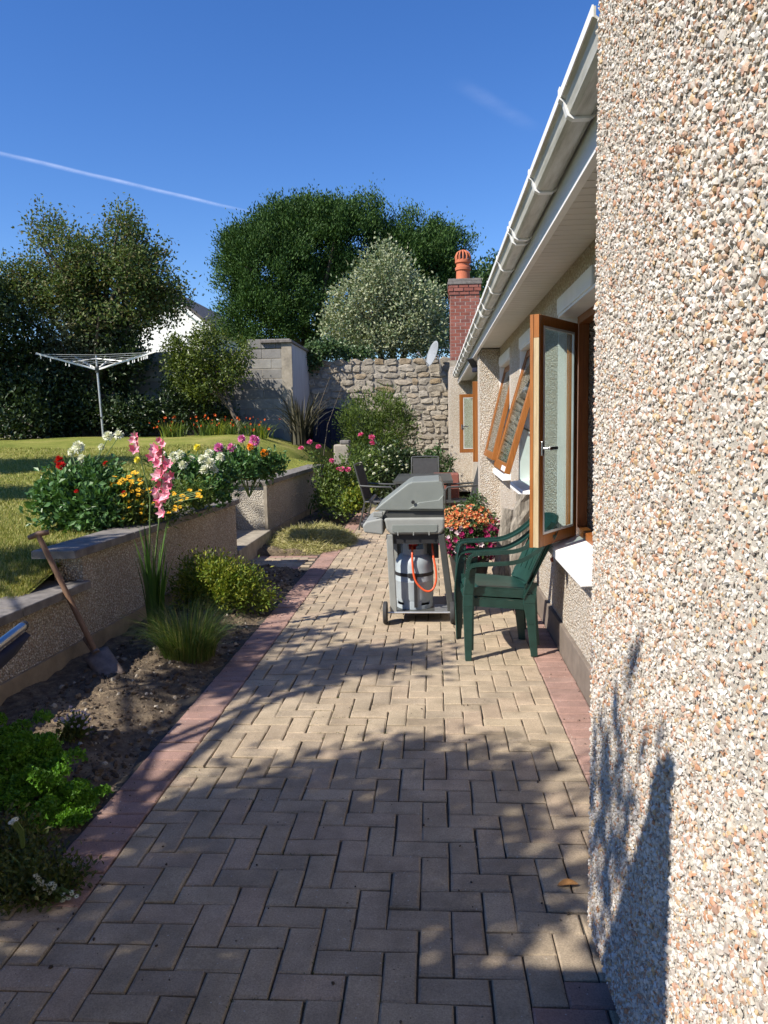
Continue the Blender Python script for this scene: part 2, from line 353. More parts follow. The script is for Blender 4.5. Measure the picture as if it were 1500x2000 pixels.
petals('p_glad', (0.82, 0.28, 0.42), (0.86, 0.48, 0.58), (0.78, 0.14, 0.26), (0.88, 0.66, 0.72))
petals('p_mauve', (0.72, 0.18, 0.50), (0.78, 0.32, 0.58), (0.64, 0.12, 0.42))
petals('p_red', (0.52, 0.012, 0.012), (0.40, 0.008, 0.010), (0.60, 0.03, 0.02))
petals('p_yellow', (0.85, 0.48, 0.02), (0.80, 0.38, 0.015), (0.88, 0.58, 0.05))
petals('p_lemon', (0.80, 0.70, 0.06), (0.84, 0.76, 0.12))
petals('p_orange', (0.80, 0.28, 0.015), (0.84, 0.36, 0.03))
petals('p_bedorange', (0.62, 0.20, 0.06), (0.66, 0.36, 0.13), (0.56, 0.11, 0.05), (0.64, 0.46, 0.22))
petals('p_crimson', (0.26, 0.012, 0.07), (0.16, 0.010, 0.06), (0.38, 0.02, 0.12))
petals('p_crocosmia', (0.60, 0.09, 0.02), (0.68, 0.16, 0.03), (0.5, 0.05, 0.015))
petals('p_lilac', (0.50, 0.36, 0.48), (0.62, 0.46, 0.56), (0.70, 0.62, 0.62))

# ------------------------------------------------------------------ mesh helpers
ORG = {}
def set_props(o, label=None, cat=None, group=None, kind=None):
    if label: o['label'] = label
    if cat: o['category'] = cat
    if group: o['group'] = group
    if kind: o['kind'] = kind
    return o
def thing(name, loc, label, cat, group=None):
    o = bpy.data.objects.new(name, None); col.objects.link(o)
    o.empty_display_size = 0.1
    o.location = Vector([float(v) for v in loc]); ORG[o] = np.array([float(v) for v in loc])
    return set_props(o, label, cat, group)
def origin_of(o):
    while o is not None:
        if o in ORG: return ORG[o]
        o = o.parent
    return np.zeros(3)
def mesh_from(name, V, F4=None, F3=None, smooth=False):
    """numpy arrays -> mesh; F4 quads (n,4), F3 tris (m,3)"""
    me = bpy.data.meshes.new(name)
    V = np.asarray(V, np.float32); n4 = 0 if F4 is None else len(F4); n3 = 0 if F3 is None else len(F3)
    me.vertices.add(len(V)); me.vertices.foreach_set('co', V.ravel())
    idx = []
    if n4: idx.append(np.asarray(F4, np.int32).ravel())
    if n3: idx.append(np.asarray(F3, np.int32).ravel())
    idx = np.concatenate(idx)
    tot = np.concatenate([np.full(n4, 4, np.int32), np.full(n3, 3, np.int32)])
    start = np.concatenate([[0], np.cumsum(tot)[:-1]]).astype(np.int32)
    me.loops.add(len(idx)); me.loops.foreach_set('vertex_index', idx)
    me.polygons.add(len(tot)); me.polygons.foreach_set('loop_start', start); me.polygons.foreach_set('loop_total', tot)
    me.polygons.foreach_set('use_smooth', np.full(len(tot), bool(smooth)))
    me.update(calc_edges=True)
    return me
def link_mesh(name, me, mat, parent=None, loc=None):
    o = bpy.data.objects.new(name, me); col.objects.link(o)
    if mat is not None and not me.materials: me.materials.append(M[mat] if isinstance(mat, str) else mat)
    o.parent = parent
    if loc is not None: o.location = loc
    return o

class MB:
    """collects shapes in world metres, then becomes ONE mesh object"""
    def __init__(s): s.v = []; s.f = []
    def add(s, vs, fs):
        k = len(s.v); s.v.extend([tuple(map(float, p)) for p in vs]); s.f.extend([tuple(i + k for i in f) for f in fs]); return s
    def box(s, x0, x1, y0, y1, z0, z1, mat=None):
        vs = [(x, y, z) for z in (z0, z1) for y in (y0, y1) for x in (x0, x1)]
        if mat is not None: vs = [tuple(mat @ Vector(p)) for p in vs]
        return s.add(vs, [(0, 2, 3, 1), (4, 5, 7, 6), (0, 1, 5, 4), (1, 3, 7, 5), (3, 2, 6, 7), (2, 0, 4, 6)])
    def bar(s, a, b, w, h, up=(0, 0, 1), w2=None, h2=None):
        a, b = Vector([float(q) for q in a]), Vector([float(q) for q in b]); d = (b - a).normalized(); u = Vector(up)
        sx = d.cross(u)
        if sx.length < 1e-4: sx = d.cross(Vector((0, 1, 0)))
        sx.normalize(); uu = sx.cross(d)
        w2 = w if w2 is None else w2; h2 = h if h2 is None else h2
        vs = []
        for c, ww, hh in ((a, w, h), (b, w2, h2)):
            for i, j in ((-1, -1), (1, -1), (1, 1), (-1, 1)): vs.append(c + sx * i * ww / 2 + uu * j * hh / 2)
        return s.add(vs, [(0, 1, 2, 3), (7, 6, 5, 4), (0, 4, 5, 1), (1, 5, 6, 2), (2, 6, 7, 3), (3, 7, 4, 0)])
    def tube(s, pts, r, n=8, cap=True):
        pts = [Vector([float(q) for q in p]) for p in pts]; m = len(pts); rs = r if hasattr(r, '__len__') else [r] * m
        d0 = (pts[1] - pts[0]).normalized(); ref = Vector((0, 0, 1)) if abs(d0.z) < 0.9 else Vector((1, 0, 0))
        x = d0.cross(ref).normalized(); vs = []
        for i, p in enumerate(pts):
            d = (pts[min(i + 1, m - 1)] - pts[max(i - 1, 0)]).normalized()
            x = (x - d * x.dot(d)).normalized(); y = d.cross(x)
            for k in range(n):
                a = 2 * math.pi * k / n; vs.append(p + (x * math.cos(a) + y * math.sin(a)) * rs[i])
        fs = [(i * n + k, i * n + (k + 1) % n, (i + 1) * n + (k + 1) % n, (i + 1) * n + k) for i in range(m - 1) for k in range(n)]
        if cap: fs += [tuple(range(n - 1, -1, -1)), tuple(range((m - 1) * n, m * n))]
        return s.add(vs, fs)
    def lathe(s, prof, c, n=24, axis='z', cap=True):
        vs = []; m = len(prof)
        for r, h in prof:
            for k in range(n):
                a = 2 * math.pi * k / n; u, w = r * math.cos(a), r * math.sin(a)
                p = (u, w, h) if axis == 'z' else ((h, u, w) if axis == 'x' else (u, h, w))
                vs.append((c[0] + p[0], c[1] + p[1], c[2] + p[2]))
        fs = [(i * n + k, i * n + (k + 1) % n, (i + 1) * n + (k + 1) % n, (i + 1) * n + k) for i in range(m - 1) for k in range(n)]
        if cap: fs += [tuple(range(n - 1, -1, -1)), tuple(range((m - 1) * n, m * n))]
        return s.add(vs, fs)
    def prism(s, poly, a0, a1, axis='y'):
        """polygon of 2-D points extruded along an axis; y: points are (x,z); z: (x,y); x: (y,z)"""
        def p3(p, a): return (p[0], a, p[1]) if axis == 'y' else ((p[0], p[1], a) if axis == 'z' else (a, p[0], p[1]))
        n = len(poly); vs = [p3(p, a0) for p in poly] + [p3(p, a1) for p in poly]
        return s.add(vs, [tuple(range(n - 1, -1, -1)), tuple(range(n, 2 * n))] + [(i, (i + 1) % n, n + (i + 1) % n, n + i) for i in range(n)])
    def build(s, name, mat, parent=None, smooth=False, bevel=0.0, kind=None, seg=2):
        o0 = origin_of(parent)
        me = bpy.data.meshes.new(name); me.from_pydata([(x - o0[0], y - o0[1], z - o0[2]) for x, y, z in s.v], [], s.f); me.update()
        o = link_mesh(name, me, mat, parent)
        if smooth:
            for p in me.polygons: p.use_smooth = True
            me.set_sharp_from_angle(angle=rad(40))
        if bevel:
            b = o.modifiers.new('bevel', 'BEVEL'); b.width = bevel; b.segments = seg; b.limit_method = 'ANGLE'; b.angle_limit = rad(40)
        if kind: o['kind'] = kind
        return o

def unit(a): return a / np.maximum(np.linalg.norm(a, axis=-1, keepdims=True), 1e-9)
def leaf_mesh(name, P, D, Nn, ln, wd, fold=0.18, droop=0.0):
    """rhombic leaves folded along the midrib: P base, D axis, Nn face normal, ln length, wd width"""
    n = len(P); D = unit(D); S = unit(np.cross(D, Nn)); U = np.cross(S, D)
    ln = np.broadcast_to(np.asarray(ln, float), (n,))[:, None]; wd = np.broadcast_to(np.asarray(wd, float), (n,))[:, None]
    mid = P + D * ln * 0.45
    V = np.stack([P, mid - S * wd * 0.5 + U * wd * fold, P + D * ln - U * ln * droop, mid + S * wd * 0.5 + U * wd * fold], 1).reshape(-1, 3)
    k = np.arange(n) * 4
    F3 = np.concatenate([np.stack([k, k + 1, k + 2], 1), np.stack([k, k + 2, k + 3], 1)])
    return mesh_from(name, V, None, F3)
def add_leaves(name, mat, parent, P, D, Nn, ln, wd, fold=0.18, droop=0.0, kind=None):
    me = leaf_mesh(name, P - origin_of(parent), D, Nn, ln, wd, fold, droop)
    o = link_mesh(name, me, mat, parent)
    if kind: o['kind'] = kind
    return o
def rnd_dirs(n): return unit(RNG.normal(size=(n, 3)))
def blade_mesh(name, P, D, H, W, bend, seg=4, tip=0.05):
    """ribbons: root P, horizontal lean D (n,3), height H, width W, bend = share of height leaned outwards"""
    n = len(P); t = np.linspace(0, 1, seg + 1)
    D = unit(D * np.array([1, 1, 0])); S = np.stack([-D[:, 1], D[:, 0], np.zeros(n)], 1)
    a = RNG.uniform(0, math.pi, n)[:, None]; S2 = S * np.cos(a) + D * np.sin(a)
    H = np.broadcast_to(H, (n,))[:, None]; W = np.broadcast_to(W, (n,))[:, None]; bend = np.broadcast_to(bend, (n,))[:, None]
    rows = []
    for q in t:
        c = P + D * H * bend * q * q + np.array([0, 0, 1.0]) * H * (q - 0.35 * np.abs(bend) * q ** 3)
        w = W * (tip + (1 - tip) * (1 - q) ** 0.6) * 0.5
        rows.append(np.stack([c - S2 * w, c + S2 * w], 1))
    V = np.stack(rows, 1).reshape(-1, 3)
    per = 2 * (seg + 1); k = (np.arange(n) * per)[:, None]; j = np.arange(seg)[None] * 2
    F4 = np.stack([k + j, k + j + 1, k + j + 3, k + j + 2], -1).reshape(-1, 4)
    return mesh_from(name, V, F4)
def add_blades(name, mat, parent, P, D, H, W, bend, seg=4, tip=0.05, kind=None):
    o = link_mesh(name, blade_mesh(name, P - origin_of(parent), D, H, W, bend, seg, tip), mat, parent)
    if kind: o['kind'] = kind
    return o
def crown(blobs, nclust, per, spread, shell=0.55):
    """cluster centres through the volume of ellipsoids (c, r), then leaf positions round each centre"""
    w = np.array([r[0] * r[1] * r[2] for c, r in blobs]) ** 0.67; w /= w.sum()
    Cs, Os = [], []
    for (c, r), k in zip(blobs, RNG.multinomial(nclust, w)):
        d = rnd_dirs(k); q = (RNG.uniform(shell ** 3, 1, k) ** (1 / 3))[:, None] * RNG.uniform(0.84, 1.13, (k, 1))
        Cs.append(np.array(c) + d * np.array(r) * q); Os.append(d)
    Cs, Os = np.concatenate(Cs), np.concatenate(Os)
    P = np.repeat(Cs, per, 0) + RNG.normal(size=(len(Cs) * per, 3)) * spread
    return Cs, P, np.repeat(Os, per, 0)
def trunk_mb(base, tip, r0, r1, limbs=(), wob=0.06):
    b = MB(); base, tip = np.array(base, float), np.array(tip, float); k = 6
    pts = [base + (tip - base) * i / k + (RNG.normal(size=3) * wob * np.array([1, 1, 0.2]) if 0 < i < k else 0) for i in range(k + 1)]
    b.tube(pts, [r0 + (r1 - r0) * i / k for i in range(k + 1)], 8)
    for e in limbs:
        i = random.randint(2, k - 1); p0 = pts[i]; e = np.array(e, float); mid = p0 * 0.5 + e * 0.5 + np.array([0, 0, 0.12 * np.linalg.norm(e - p0)]) * 0.6
        r = (r0 + (r1 - r0) * i / k) * 0.55; b.tube([p0, mid, e], [r, r * 0.65, r * 0.25], 6)
    return b

def bloom_mesh(name, kind):
    """flower heads at unit radius, facing +Z"""
    P, D, Nn, ln, wd = [], [], [], [], []
    if kind in ('ball', 'open'):
        rings = [(90, 7), (62, 10), (35, 12), (10, 13), (-18, 12), (-42, 9)] if kind == 'ball' else [(70, 5), (42, 8), (18, 11), (0, 12)]
        for el, n in rings:
            for k in range(n):
                a = 2 * math.pi * (k + random.random() * 0.5) / n + el; e = rad(el + random.uniform(-8, 8))
                d = np.array([math.cos(a) * math.cos(e), math.sin(a) * math.cos(e), math.sin(e)])
                up = np.array([-math.cos(a) * math.sin(e), -math.sin(a) * math.sin(e), math.cos(e)])
                P.append(d * 0.25 - np.array([0, 0, 0.05])); D.append(d + up * 0.12); Nn.append(up); ln.append(random.uniform(0.62, 0.8)); wd.append(0.42 if kind == 'ball' else 0.5)
    elif kind == 'daisy':
        for k in range(11):
            a = 2 * math.pi * k / 11; d = np.array([math.cos(a), math.sin(a), random.uniform(0.0, 0.3)])
            P.append(d * 0.15); D.append(d); Nn.append(np.array([0, 0, 1.0])); ln.append(0.85); wd.append(0.42)
    else:   # trumpet: five or six broad petals opening forward
        for k in range(6):
            a = 2 * math.pi * k / 6; d = np.array([math.cos(a), math.sin(a), 0.55 + 0.2 * random.random()])
            P.append(np.array([0, 0, -0.4])); D.append(d); Nn.append(np.array([-math.cos(a) * 0.5, -math.sin(a) * 0.5, 1.0])); ln.append(random.uniform(1.15, 1.35)); wd.append(0.85)
    return leaf_mesh(name, np.array(P), np.array(D), np.array(Nn), np.array(ln), np.array(wd), 0.22, -0.06)
BLOOM = {}
def bloom(parent, kind, mat, pos, r, face=(0, -0.3, 1), name='flower_head'):
    key = (kind, mat, random.randint(0, 2))
    if key not in BLOOM:
        BLOOM[key] = bloom_mesh('flower_head', kind); BLOOM[key].materials.append(M[mat])
    o = link_mesh(name, BLOOM[key], None, parent)
    o.location = Vector([float(q) for q in (np.array(pos) - origin_of(parent))]); o.scale = (r, r, r)
    q = Vector([float(c) for c in face]).normalized().to_track_quat('Z', 'Y')
    o.rotation_mode = 'QUATERNION'; o.rotation_quaternion = q @ Matrix.Rotation(random.uniform(0, 6), 3, 'Z').to_quaternion()
    return o
def copy_tree(o, parent=None):
    c = o.copy(); col.objects.link(c); c.parent = parent
    if o in ORG: ORG[c] = ORG[o].copy()
    for ch in list(o.children): copy_tree(ch, c)
    return c

# ================================================================== THE SETTING
def wall_x(Y): return -2.42 + 0.055 * (Y - 4.0) if Y < 9 else -2.25 + 0.037 * (Y - 10.0)
def lawn_z(X, Y):
    X = np.asarray(X, float); Y = np.asarray(Y, float)
    z = 0.48 + 0.24 * sstep(4.1, 5.4, Y) + 0.68 * sstep(7.5, 16.0, Y) * (1 - np.where(Y < 14.2, 0.90, 0.6) * sstep(-4.2, -2.3, X))
    z = np.where(Y > 14.0, z * (1 - sstep(-2.9, -1.7, X) * sstep(14.0, 14.8, Y) * 0.95), z)
    return z + 0.02 * np.sin(X * 1.7 + Y * 0.9) * np.sin(Y * 1.3)
g = bpy.data.meshes.new('ground')
g.from_pydata([(-900, -900, -0.12), (900, -900, -0.12), (900, 1500, -0.12), (-900, 1500, -0.12)], [], [(0, 1, 2, 3)])
set_props(link_mesh('ground', g, 'field'), kind='structure')
def lawn_edge(Y):
    if Y < 8.29 or (10.02 < Y <= 14.2): return wall_x(Y) - 0.14
    if Y <= 10.02: return -2.86
    return -1.5
Ys = np.unique(np.concatenate([np.arange(-6, 3.6, 0.6), np.arange(3.6, 20.0, 0.12), np.arange(20, 64, 2.0), [8.285, 8.295, 10.015, 10.025, 14.2, 14.21]]))
cols_n = 70; us = np.linspace(0, 1, cols_n) ** 1.8
V = []
for Yv in Ys:
    e = lawn_edge(Yv); Xv = e - us * 38; V.append(np.stack([Xv, np.full(cols_n, Yv), lawn_z(Xv, Yv)], 1))
V = np.concatenate(V); k = np.arange((len(Ys) - 1) * (cols_n - 1)); i, j = k // (cols_n - 1), k % (cols_n - 1)
F4 = np.stack([i * cols_n + j, (i + 1) * cols_n + j, (i + 1) * cols_n + j + 1, i * cols_n + j + 1], 1)
lawn = set_props(link_mesh('lawn', mesh_from('lawn', V, F4, None, True), 'lawn'), 'raised mown lawn with dry patches behind the low wall', 'lawn', kind='structure')
# short blades where the lawn is close enough to show them
n = 150000
Yb = 3.9 + 9.5 * RNG.random(n) ** 1.5; Xb = np.array([lawn_edge(y) for y in Yb]) - 0.02 - RNG.random(n) ** 1.4 * (1.6 + 0.55 * (Yb - 3.9) )
Pb = np.stack([Xb, Yb, lawn_z(Xb, Yb) - 0.004], 1)
h = RNG.uniform(0.018, 0.045, n); d = rnd_dirs(n) * np.array([1, 1, 0.0]); s = unit(np.cross(d, [0, 0, 1.0])) * 0.0032 * (1 + 0.12 * (Yb[:, None] - 4))
Vb = np.stack([Pb - s, Pb + s, Pb + d * h[:, None] * 0.8 + np.array([0, 0, 1.0]) * h[:, None]], 1).reshape(-1, 3)
set_props(link_mesh('grass_blades', mesh_from('grass_blades', Vb, None, np.arange(n * 3).reshape(-1, 3)), 'l_grass'), 'short grass blades covering the near part of the lawn', 'grass', kind='stuff')

# ---------------------------------------------------------------- soil beds
def bumpy(X, Y, a):
    z = np.zeros_like(X)
    for kx, ky, ph, am in ((9, 7, 0.3, 0.3), (17, -13, 1.1, 0.22), (31, 23, 2.0, 0.2), (-47, 38, 0.7, 0.16), (71, 66, 1.9, 0.1)): z += am * np.sin(kx * X + ky * Y + ph + 1.7 * np.sin(2.1 * Y + X))
    return a * z
def soil(name, x0f, x1f, y0, y1, zf, label):
    ny, nx = int((y1 - y0) / 0.03), 40; V = []
    for Yv in np.linspace(y0, y1, ny):
        Xv = np.linspace(x0f(Yv), x1f(Yv), nx); en = float(sstep(y0, y0 + 0.08, Yv) * (1 - sstep(y1 - 0.08, y1, Yv))); V.append(np.stack([Xv, np.full(nx, Yv), zf(Xv, Yv) * en - 0.05 * (1 - en)], 1))
    V = np.concatenate(V); k = np.arange((ny - 1) * (nx - 1)); i, j = k // (nx - 1), k % (nx - 1)
    F4 = np.stack([i * nx + j, i * nx + j + 1, (i + 1) * nx + j + 1, (i + 1) * nx + j], 1)
    return set_props(link_mesh(name, mesh_from(name, V, F4, None, True), 'soil'), label, 'soil bed', kind='structure')
def bed_z(X, Y):
    X = np.asarray(X, float); Y = np.asarray(Y, float) + 0 * np.asarray(X, float)
    return -0.012 + 0.07 * sstep(-1.40, -1.75, X) + bumpy(X, Y, 0.027) * (0.15 + 0.85 * sstep(-1.40, -1.55, X)) * (0.4 + 0.6 * sstep(3.4, 4.0, Y))
soil('soil_bed', lambda Y: wall_x(Y) - 0.03, lambda Y: -1.395, 2.32, 8.24, bed_z, 'dug dark soil bed between the brick path and the low wall')
soil('soil_bed', lambda Y: wall_x(Y) - 0.03, lambda Y: -1.395, 9.08, 14.6, bed_z, 'narrow far soil bed under the pink roses')
ICO = None
def ico():
    t = (1 + 5 ** 0.5) / 2
    v = unit(np.array([(-1, t, 0), (1, t, 0), (-1, -t, 0), (1, -t, 0), (0, -1, t), (0, 1, t), (0, -1, -t), (0, 1, -t), (t, 0, -1), (t, 0, 1), (-t, 0, -1), (-t, 0, 1)], float))
    f = np.array([(0, 11, 5), (0, 5, 1), (0, 1, 7), (0, 7, 10), (0, 10, 11), (1, 5, 9), (5, 11, 4), (11, 10, 2), (10, 7, 6), (7, 1, 8), (3, 9, 4), (3, 4, 2), (3, 2, 6), (3, 6, 8), (3, 8, 9), (4, 9, 5), (2, 4, 11), (6, 2, 10), (8, 6, 7), (9, 8, 1)])
    return v, f
ICO_V, ICO_F = ico()
def rot_many(n):
    q = RNG.normal(size=(n, 4)); q /= np.linalg.norm(q, axis=1, keepdims=True); w, x, y, z = q.T
    return np.stack([np.stack([1 - 2 * (y * y + z * z), 2 * (x * y - z * w), 2 * (x * z + y * w)], -1), np.stack([2 * (x * y + z * w), 1 - 2 * (x * x + z * z), 2 * (y * z - x * w)], -1), np.stack([2 * (x * z - y * w), 2 * (y * z + x * w), 1 - 2 * (x * x + y * y)], -1)], 1)
def chips(P, r, flat=(1, 1, 1), jit=0.22):
    """angular chippings: jittered, turned icosahedra; returns (V per chip (n,12,3), faces)"""
    n = len(P); v = ICO_V[None] * (1 + RNG.normal(size=(n, 12, 1)) * jit) * RNG.uniform(0.65, 1.25, (n, 1, 3))
    v = np.einsum('nij,nkj->nki', rot_many(n), v) * np.array(flat) * np.asarray(r)[:, None, None]
    return v + P[:, None, :]
n = 9000
Yc = RNG.uniform(2.6, 8.15, n); Xc = -1.405 - RNG.random(n) ** 0.9 * 0.8; Pc = np.stack([Xc, Yc, bed_z(Xc, Yc)], 1)
r = 0.003 + 0.017 * RNG.random(n) ** 7
Vc = chips(Pc, r); F3 = (ICO_F[None] + (np.arange(n) * 12)[:, None, None]).reshape(-1, 3)
set_props(link_mesh('soil_clods', mesh_from('soil_clods', Vc.reshape(-1, 3), None, F3), 'clod'), 'loose clods and small stones on the dug bed', 'soil', kind='stuff')

# ---------------------------------------------------------------- paving
PX0, U = -1.176, 0.1012
b = MB(); b.box(-2.6, 0.90, 0.2, 14.6, -0.08, -0.011)
paving = set_props(b.build('paving', 'joint'), 'buff herringbone block paving along the house with red edging', 'paving', kind='structure')
b = MB(); b.box(-2.30, -1.396, 8.255, 9.06, -0.07, -0.012)
side_path = set_props(b.build('path', 'joint'), 'short block path from the paving to the garden step', 'path', kind='structure')
def paver_mesh(sx, sy, t=0.05, ch=0.006, gap=0.0055):
    a, c = sx / 2 - gap / 2, sy / 2 - gap / 2; a2, c2 = a - ch, c - ch
    V = [(-a, -c, -t), (a, -c, -t), (a, c, -t), (-a, c, -t), (-a, -c, -ch * 0.7), (a, -c, -ch * 0.7), (a, c, -ch * 0.7), (-a, c, -ch * 0.7), (-a2, -c2, 0), (a2, -c2, 0), (a2, c2, 0), (-a2, c2, 0)]
    F = [(0, 1, 5, 4), (1, 2, 6, 5), (2, 3, 7, 6), (3, 0, 4, 7), (4, 5, 9, 8), (5, 6, 10, 9), (6, 7, 11, 10), (7, 4, 8, 11), (8, 9, 10, 11)]
    return np.array(V), np.array(F)
PSH = {}
def pshape(sx, sy, mat):
    key = (round(sx, 3), round(sy, 3), mat, random.randrange(7))
    if key not in PSH:
        V, F = paver_mesh(sx, sy); V[8:] += RNG.normal(size=(4, 3)) * np.array([0.0016, 0.0016, 0.0005]); V[4:8] += RNG.normal(size=(4, 3)) * np.array([0.0009, 0.0009, 0.001]); PSH[key] = (V, F, mesh_from('paver', V, F)); PSH[key][2].materials.append(M[mat])
    return PSH[key]
def lay(parent, pieces, limit, name, stuff_name=None):
    """pieces: (cx, cy, sx, sy, mat); the nearest `limit` in view are objects, the rest one joined part"""
    def seen(p):
        x, y = pixel_of((p[0], p[1], 0)); return -40 < x < 1190 and y < 2040 and p[1] > 1.0
    pieces = sorted(pieces, key=lambda p: (not seen(p), p[0] ** 2 + p[1] ** 2)); rest = {}
    for q, (cx, cy, sx, sy, mat) in enumerate(pieces):
        tilt = (random.gauss(0, 0.009), random.gauss(0, 0.009), random.gauss(0, 0.008)); z = random.gauss(0, 0.0016)
        cx += random.gauss(0, 0.0008); cy += random.gauss(0, 0.0008)
        V, F, me = pshape(sx, sy, mat)
        if q < limit:
            o = link_mesh(name, me, None, parent, (cx, cy, z)); o.rotation_euler = tilt
        else: rest.setdefault(mat, []).append((V + np.array([cx, cy, z + 0]), F))
    for mat, rs in rest.items():
        Vs = np.concatenate([v for v, f in rs]); Fs = np.concatenate([f + 12 * i for i, (v, f) in enumerate(rs)])
        o = link_mesh(stuff_name or name, mesh_from(name, Vs, Fs), mat, parent); o['kind'] = 'stuff'
pieces = []
def herring(i0, i1, j0, j1, inside):
    for j in range(j0, j1):
        for i in range(i0, i1):
            if not inside(i, j): continue
            c = (j - i) % 4; x, y = PX0 + i * U, 1.10 + j * U; mat = 'paver'
            if c == 1:
                if inside(i + 1, j): pieces.append((x + U, y + U / 2, 2 * U, U, mat))
                else: pieces.append((x + U / 2, y + U / 2, U, U, mat))
            elif c == 0:
                if not inside(i - 1, j): pieces.append((x + U / 2, y + U / 2, U, U, mat))
            elif c == 2:
                if inside(i, j + 1): pieces.append((x + U / 2, y + U, U, 2 * U, mat))
                else: pieces.append((x + U / 2, y + U / 2, U, U, mat))
            elif not inside(i, j - 1): pieces.append((x + U / 2, y + U / 2, U, U, mat))
def inside(i, j):
    y = 1.10 + (j + 0.5) * U
    if j < 0 or j >= 132 or i < -14: return False
    if i < 0: return y < 2.28
    if i < 18: return True
    return False
herring(-14, 18, 0, 132, inside)
# a few stray reddish blocks by the near corner
for q, p in enumerate(pieces):
    if 0.22 < p[0] < 0.46 and 1.85 < p[1] < 2.08 and p[2] > p[3]: pieces[q] = (*p[:4], 'redpaver')
lay(paving, pieces, 300, 'paver')
rows = []
for k in range(112):
    y = 2.33 + k * U
    if not (8.2 < y < 9.05 and False): rows.append((-1.176 - 0.106, y, 0.210, U, 'redpaver'))
    if y > 2.25: rows.append((0.645 + 0.095, y, 0.188, U, 'redpaver'))
lay(paving, rows, 190, 'border_brick')
sp = []
for k in range(8):
    for q in range(4):
        x = -2.30 + (q + 0.5) * 0.2 + (0.1 if k % 2 else 0) ; sp.append((min(x, -1.5), 8.255 + (k + 0.5) * U, 0.2, U, 'redpaver' if k in (0, 7) else 'paver'))
sp = list({(round(p[0], 2), round(p[1], 2)): p for p in sp}.values())
lay(side_path, sp, 60, 'paver')

n = 1500; Pg = np.stack([RNG.uniform(-1.4, 0.8, n), 1.6 + 9 * RNG.random(n) ** 1.6, np.full(n, 0.002)], 1)
edge = RNG.random(n) < 0.55; Pg[edge, 0] = np.where(RNG.random(edge.sum()) < 0.6, -1.40 + 0.28 * RNG.random(edge.sum()) ** 2, 0.82 - 0.15 * RNG.random(edge.sum()) ** 2)
Vg = chips(Pg, 0.0014 + 0.004 * RNG.random(n) ** 4); o = link_mesh('grit', mesh_from('grit', Vg.reshape(-1, 3), None, (ICO_F[None] + (np.arange(n) * 12)[:, None, None]).reshape(-1, 3)), 'clod', paving); o['kind'] = 'stuff'
n = 2600; jx = PX0 + U * RNG.integers(-6, 19, n) + RNG.normal(size=n) * 0.002; jy = 1.10 + RNG.random(n) * 5.5; along = RNG.random(n) < 0.5
jy = np.where(along, jy, 1.10 + U * RNG.integers(4, 50, n)); jx = np.where(along, jx, -1.7 + 2.4 * RNG.random(n))
clump = np.sin(jx * 4.1 + 2 * np.sin(jy * 1.7)) * np.sin(jy * 2.9 + jx) > 0.35; jx, jy = jx[clump], jy[clump]; k = len(jx)
Pm = np.repeat(np.stack([jx, jy, np.full(k, -0.006)], 1), 14, 0) + RNG.normal(size=(k * 14, 3)) * np.array([0.006, 0.006, 0.0018]); o = link_mesh('joint_moss', leaf_mesh('joint_moss', Pm, rnd_dirs(k * 14) + np.array([0, 0, 0.7]), rnd_dirs(k * 14), RNG.uniform(0.003, 0.008, k * 14), 0.003), 'l_olive', paving); o['kind'] = 'stuff'

# ---------------------------------------------------------------- low garden wall (two runs, a return and steps)
def run(b, y0, y1, z0, z1, off0, off1, n=6):
    """a strip of wall following wall_x between two offsets (towards the lawn is negative)"""
    for k in range(n):
        a, c = y0 + (y1 - y0) * k / n, y0 + (y1 - y0) * (k + 1) / n
        xa, xc = wall_x(a), wall_x(c)
        b.add([(xa + off0, a, z0), (xa + off1, a, z0), (xc + off1, c, z0), (xc + off0, c, z0), (xa + off0, a, z1), (xa + off1, a, z1), (xc + off1, c, z1), (xc + off0, c, z1)],
              ([(0, 1, 5, 4)] if k == 0 else []) + ([(2, 3, 7, 6)] if k == n - 1 else []) + [(1, 2, 6, 5), (3, 0, 4, 7), (4, 5, 6, 7)])
def low_wall(label, y0, y1, z1, cope, name='garden_wall', stepped=None):
    t = thing(name, (wall_x(y0), y0, 0), label, 'garden wall', 'low pebbledashed walls holding up the lawn')
    b = MB(); run(b, y0, y1, -0.1, 0.16, -0.2, 0.018); b.build('plinth', 'plinth_wall', t)
    b = MB()
    if stepped:
        run(b, y0, stepped[0], 0.16, stepped[1] - cope, -0.2, 0.0); run(b, stepped[0], y1, 0.16, z1 - cope, -0.2, 0.0)
    else: run(b, y0, y1, 0.16, z1 - cope, -0.2, 0.0)
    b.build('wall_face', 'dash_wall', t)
    segs = [(y0, stepped[0] + 0.02, stepped[1]), (stepped[0] - 0.16, y1 + 0.03, z1)] if stepped else [(y0 - 0.02, y1, z1)]
    for (a, c, zz) in segs:
        m = max(1, round((c - a) / 0.9))
        for k in range(m):
            b = MB(); run(b, a + (c - a) * k / m + 0.003, a + (c - a) * (k + 1) / m - 0.003, zz - cope, zz + random.uniform(-0.003, 0.003), -0.26, 0.045, 2); b.build('coping_slab', 'coping', t, bevel=0.008)
    return t
low_wall('long low pebbledashed wall with a stepped grey coping, spade leaning on it', 1.8, 8.27, 0.775, 0.052, stepped=(4.95, 0.545))
w2 = low_wall('farther low pebbledashed wall beyond the garden step, roses at its end', 10.0, 14.3, 0.845, 0.06)
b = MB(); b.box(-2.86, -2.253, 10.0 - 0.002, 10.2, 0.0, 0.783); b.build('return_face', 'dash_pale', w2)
b = MB(); b.box(-2.90, -2.295, 9.955, 10.24, 0.784, 0.846); b.build('coping_slab', 'coping', w2, bevel=0.008)
b = MB(); b.box(-2.2525, -2.212, 9.985, 10.06, 0.0, 0.784); b.build('corner_bead', 'concrete', w2)
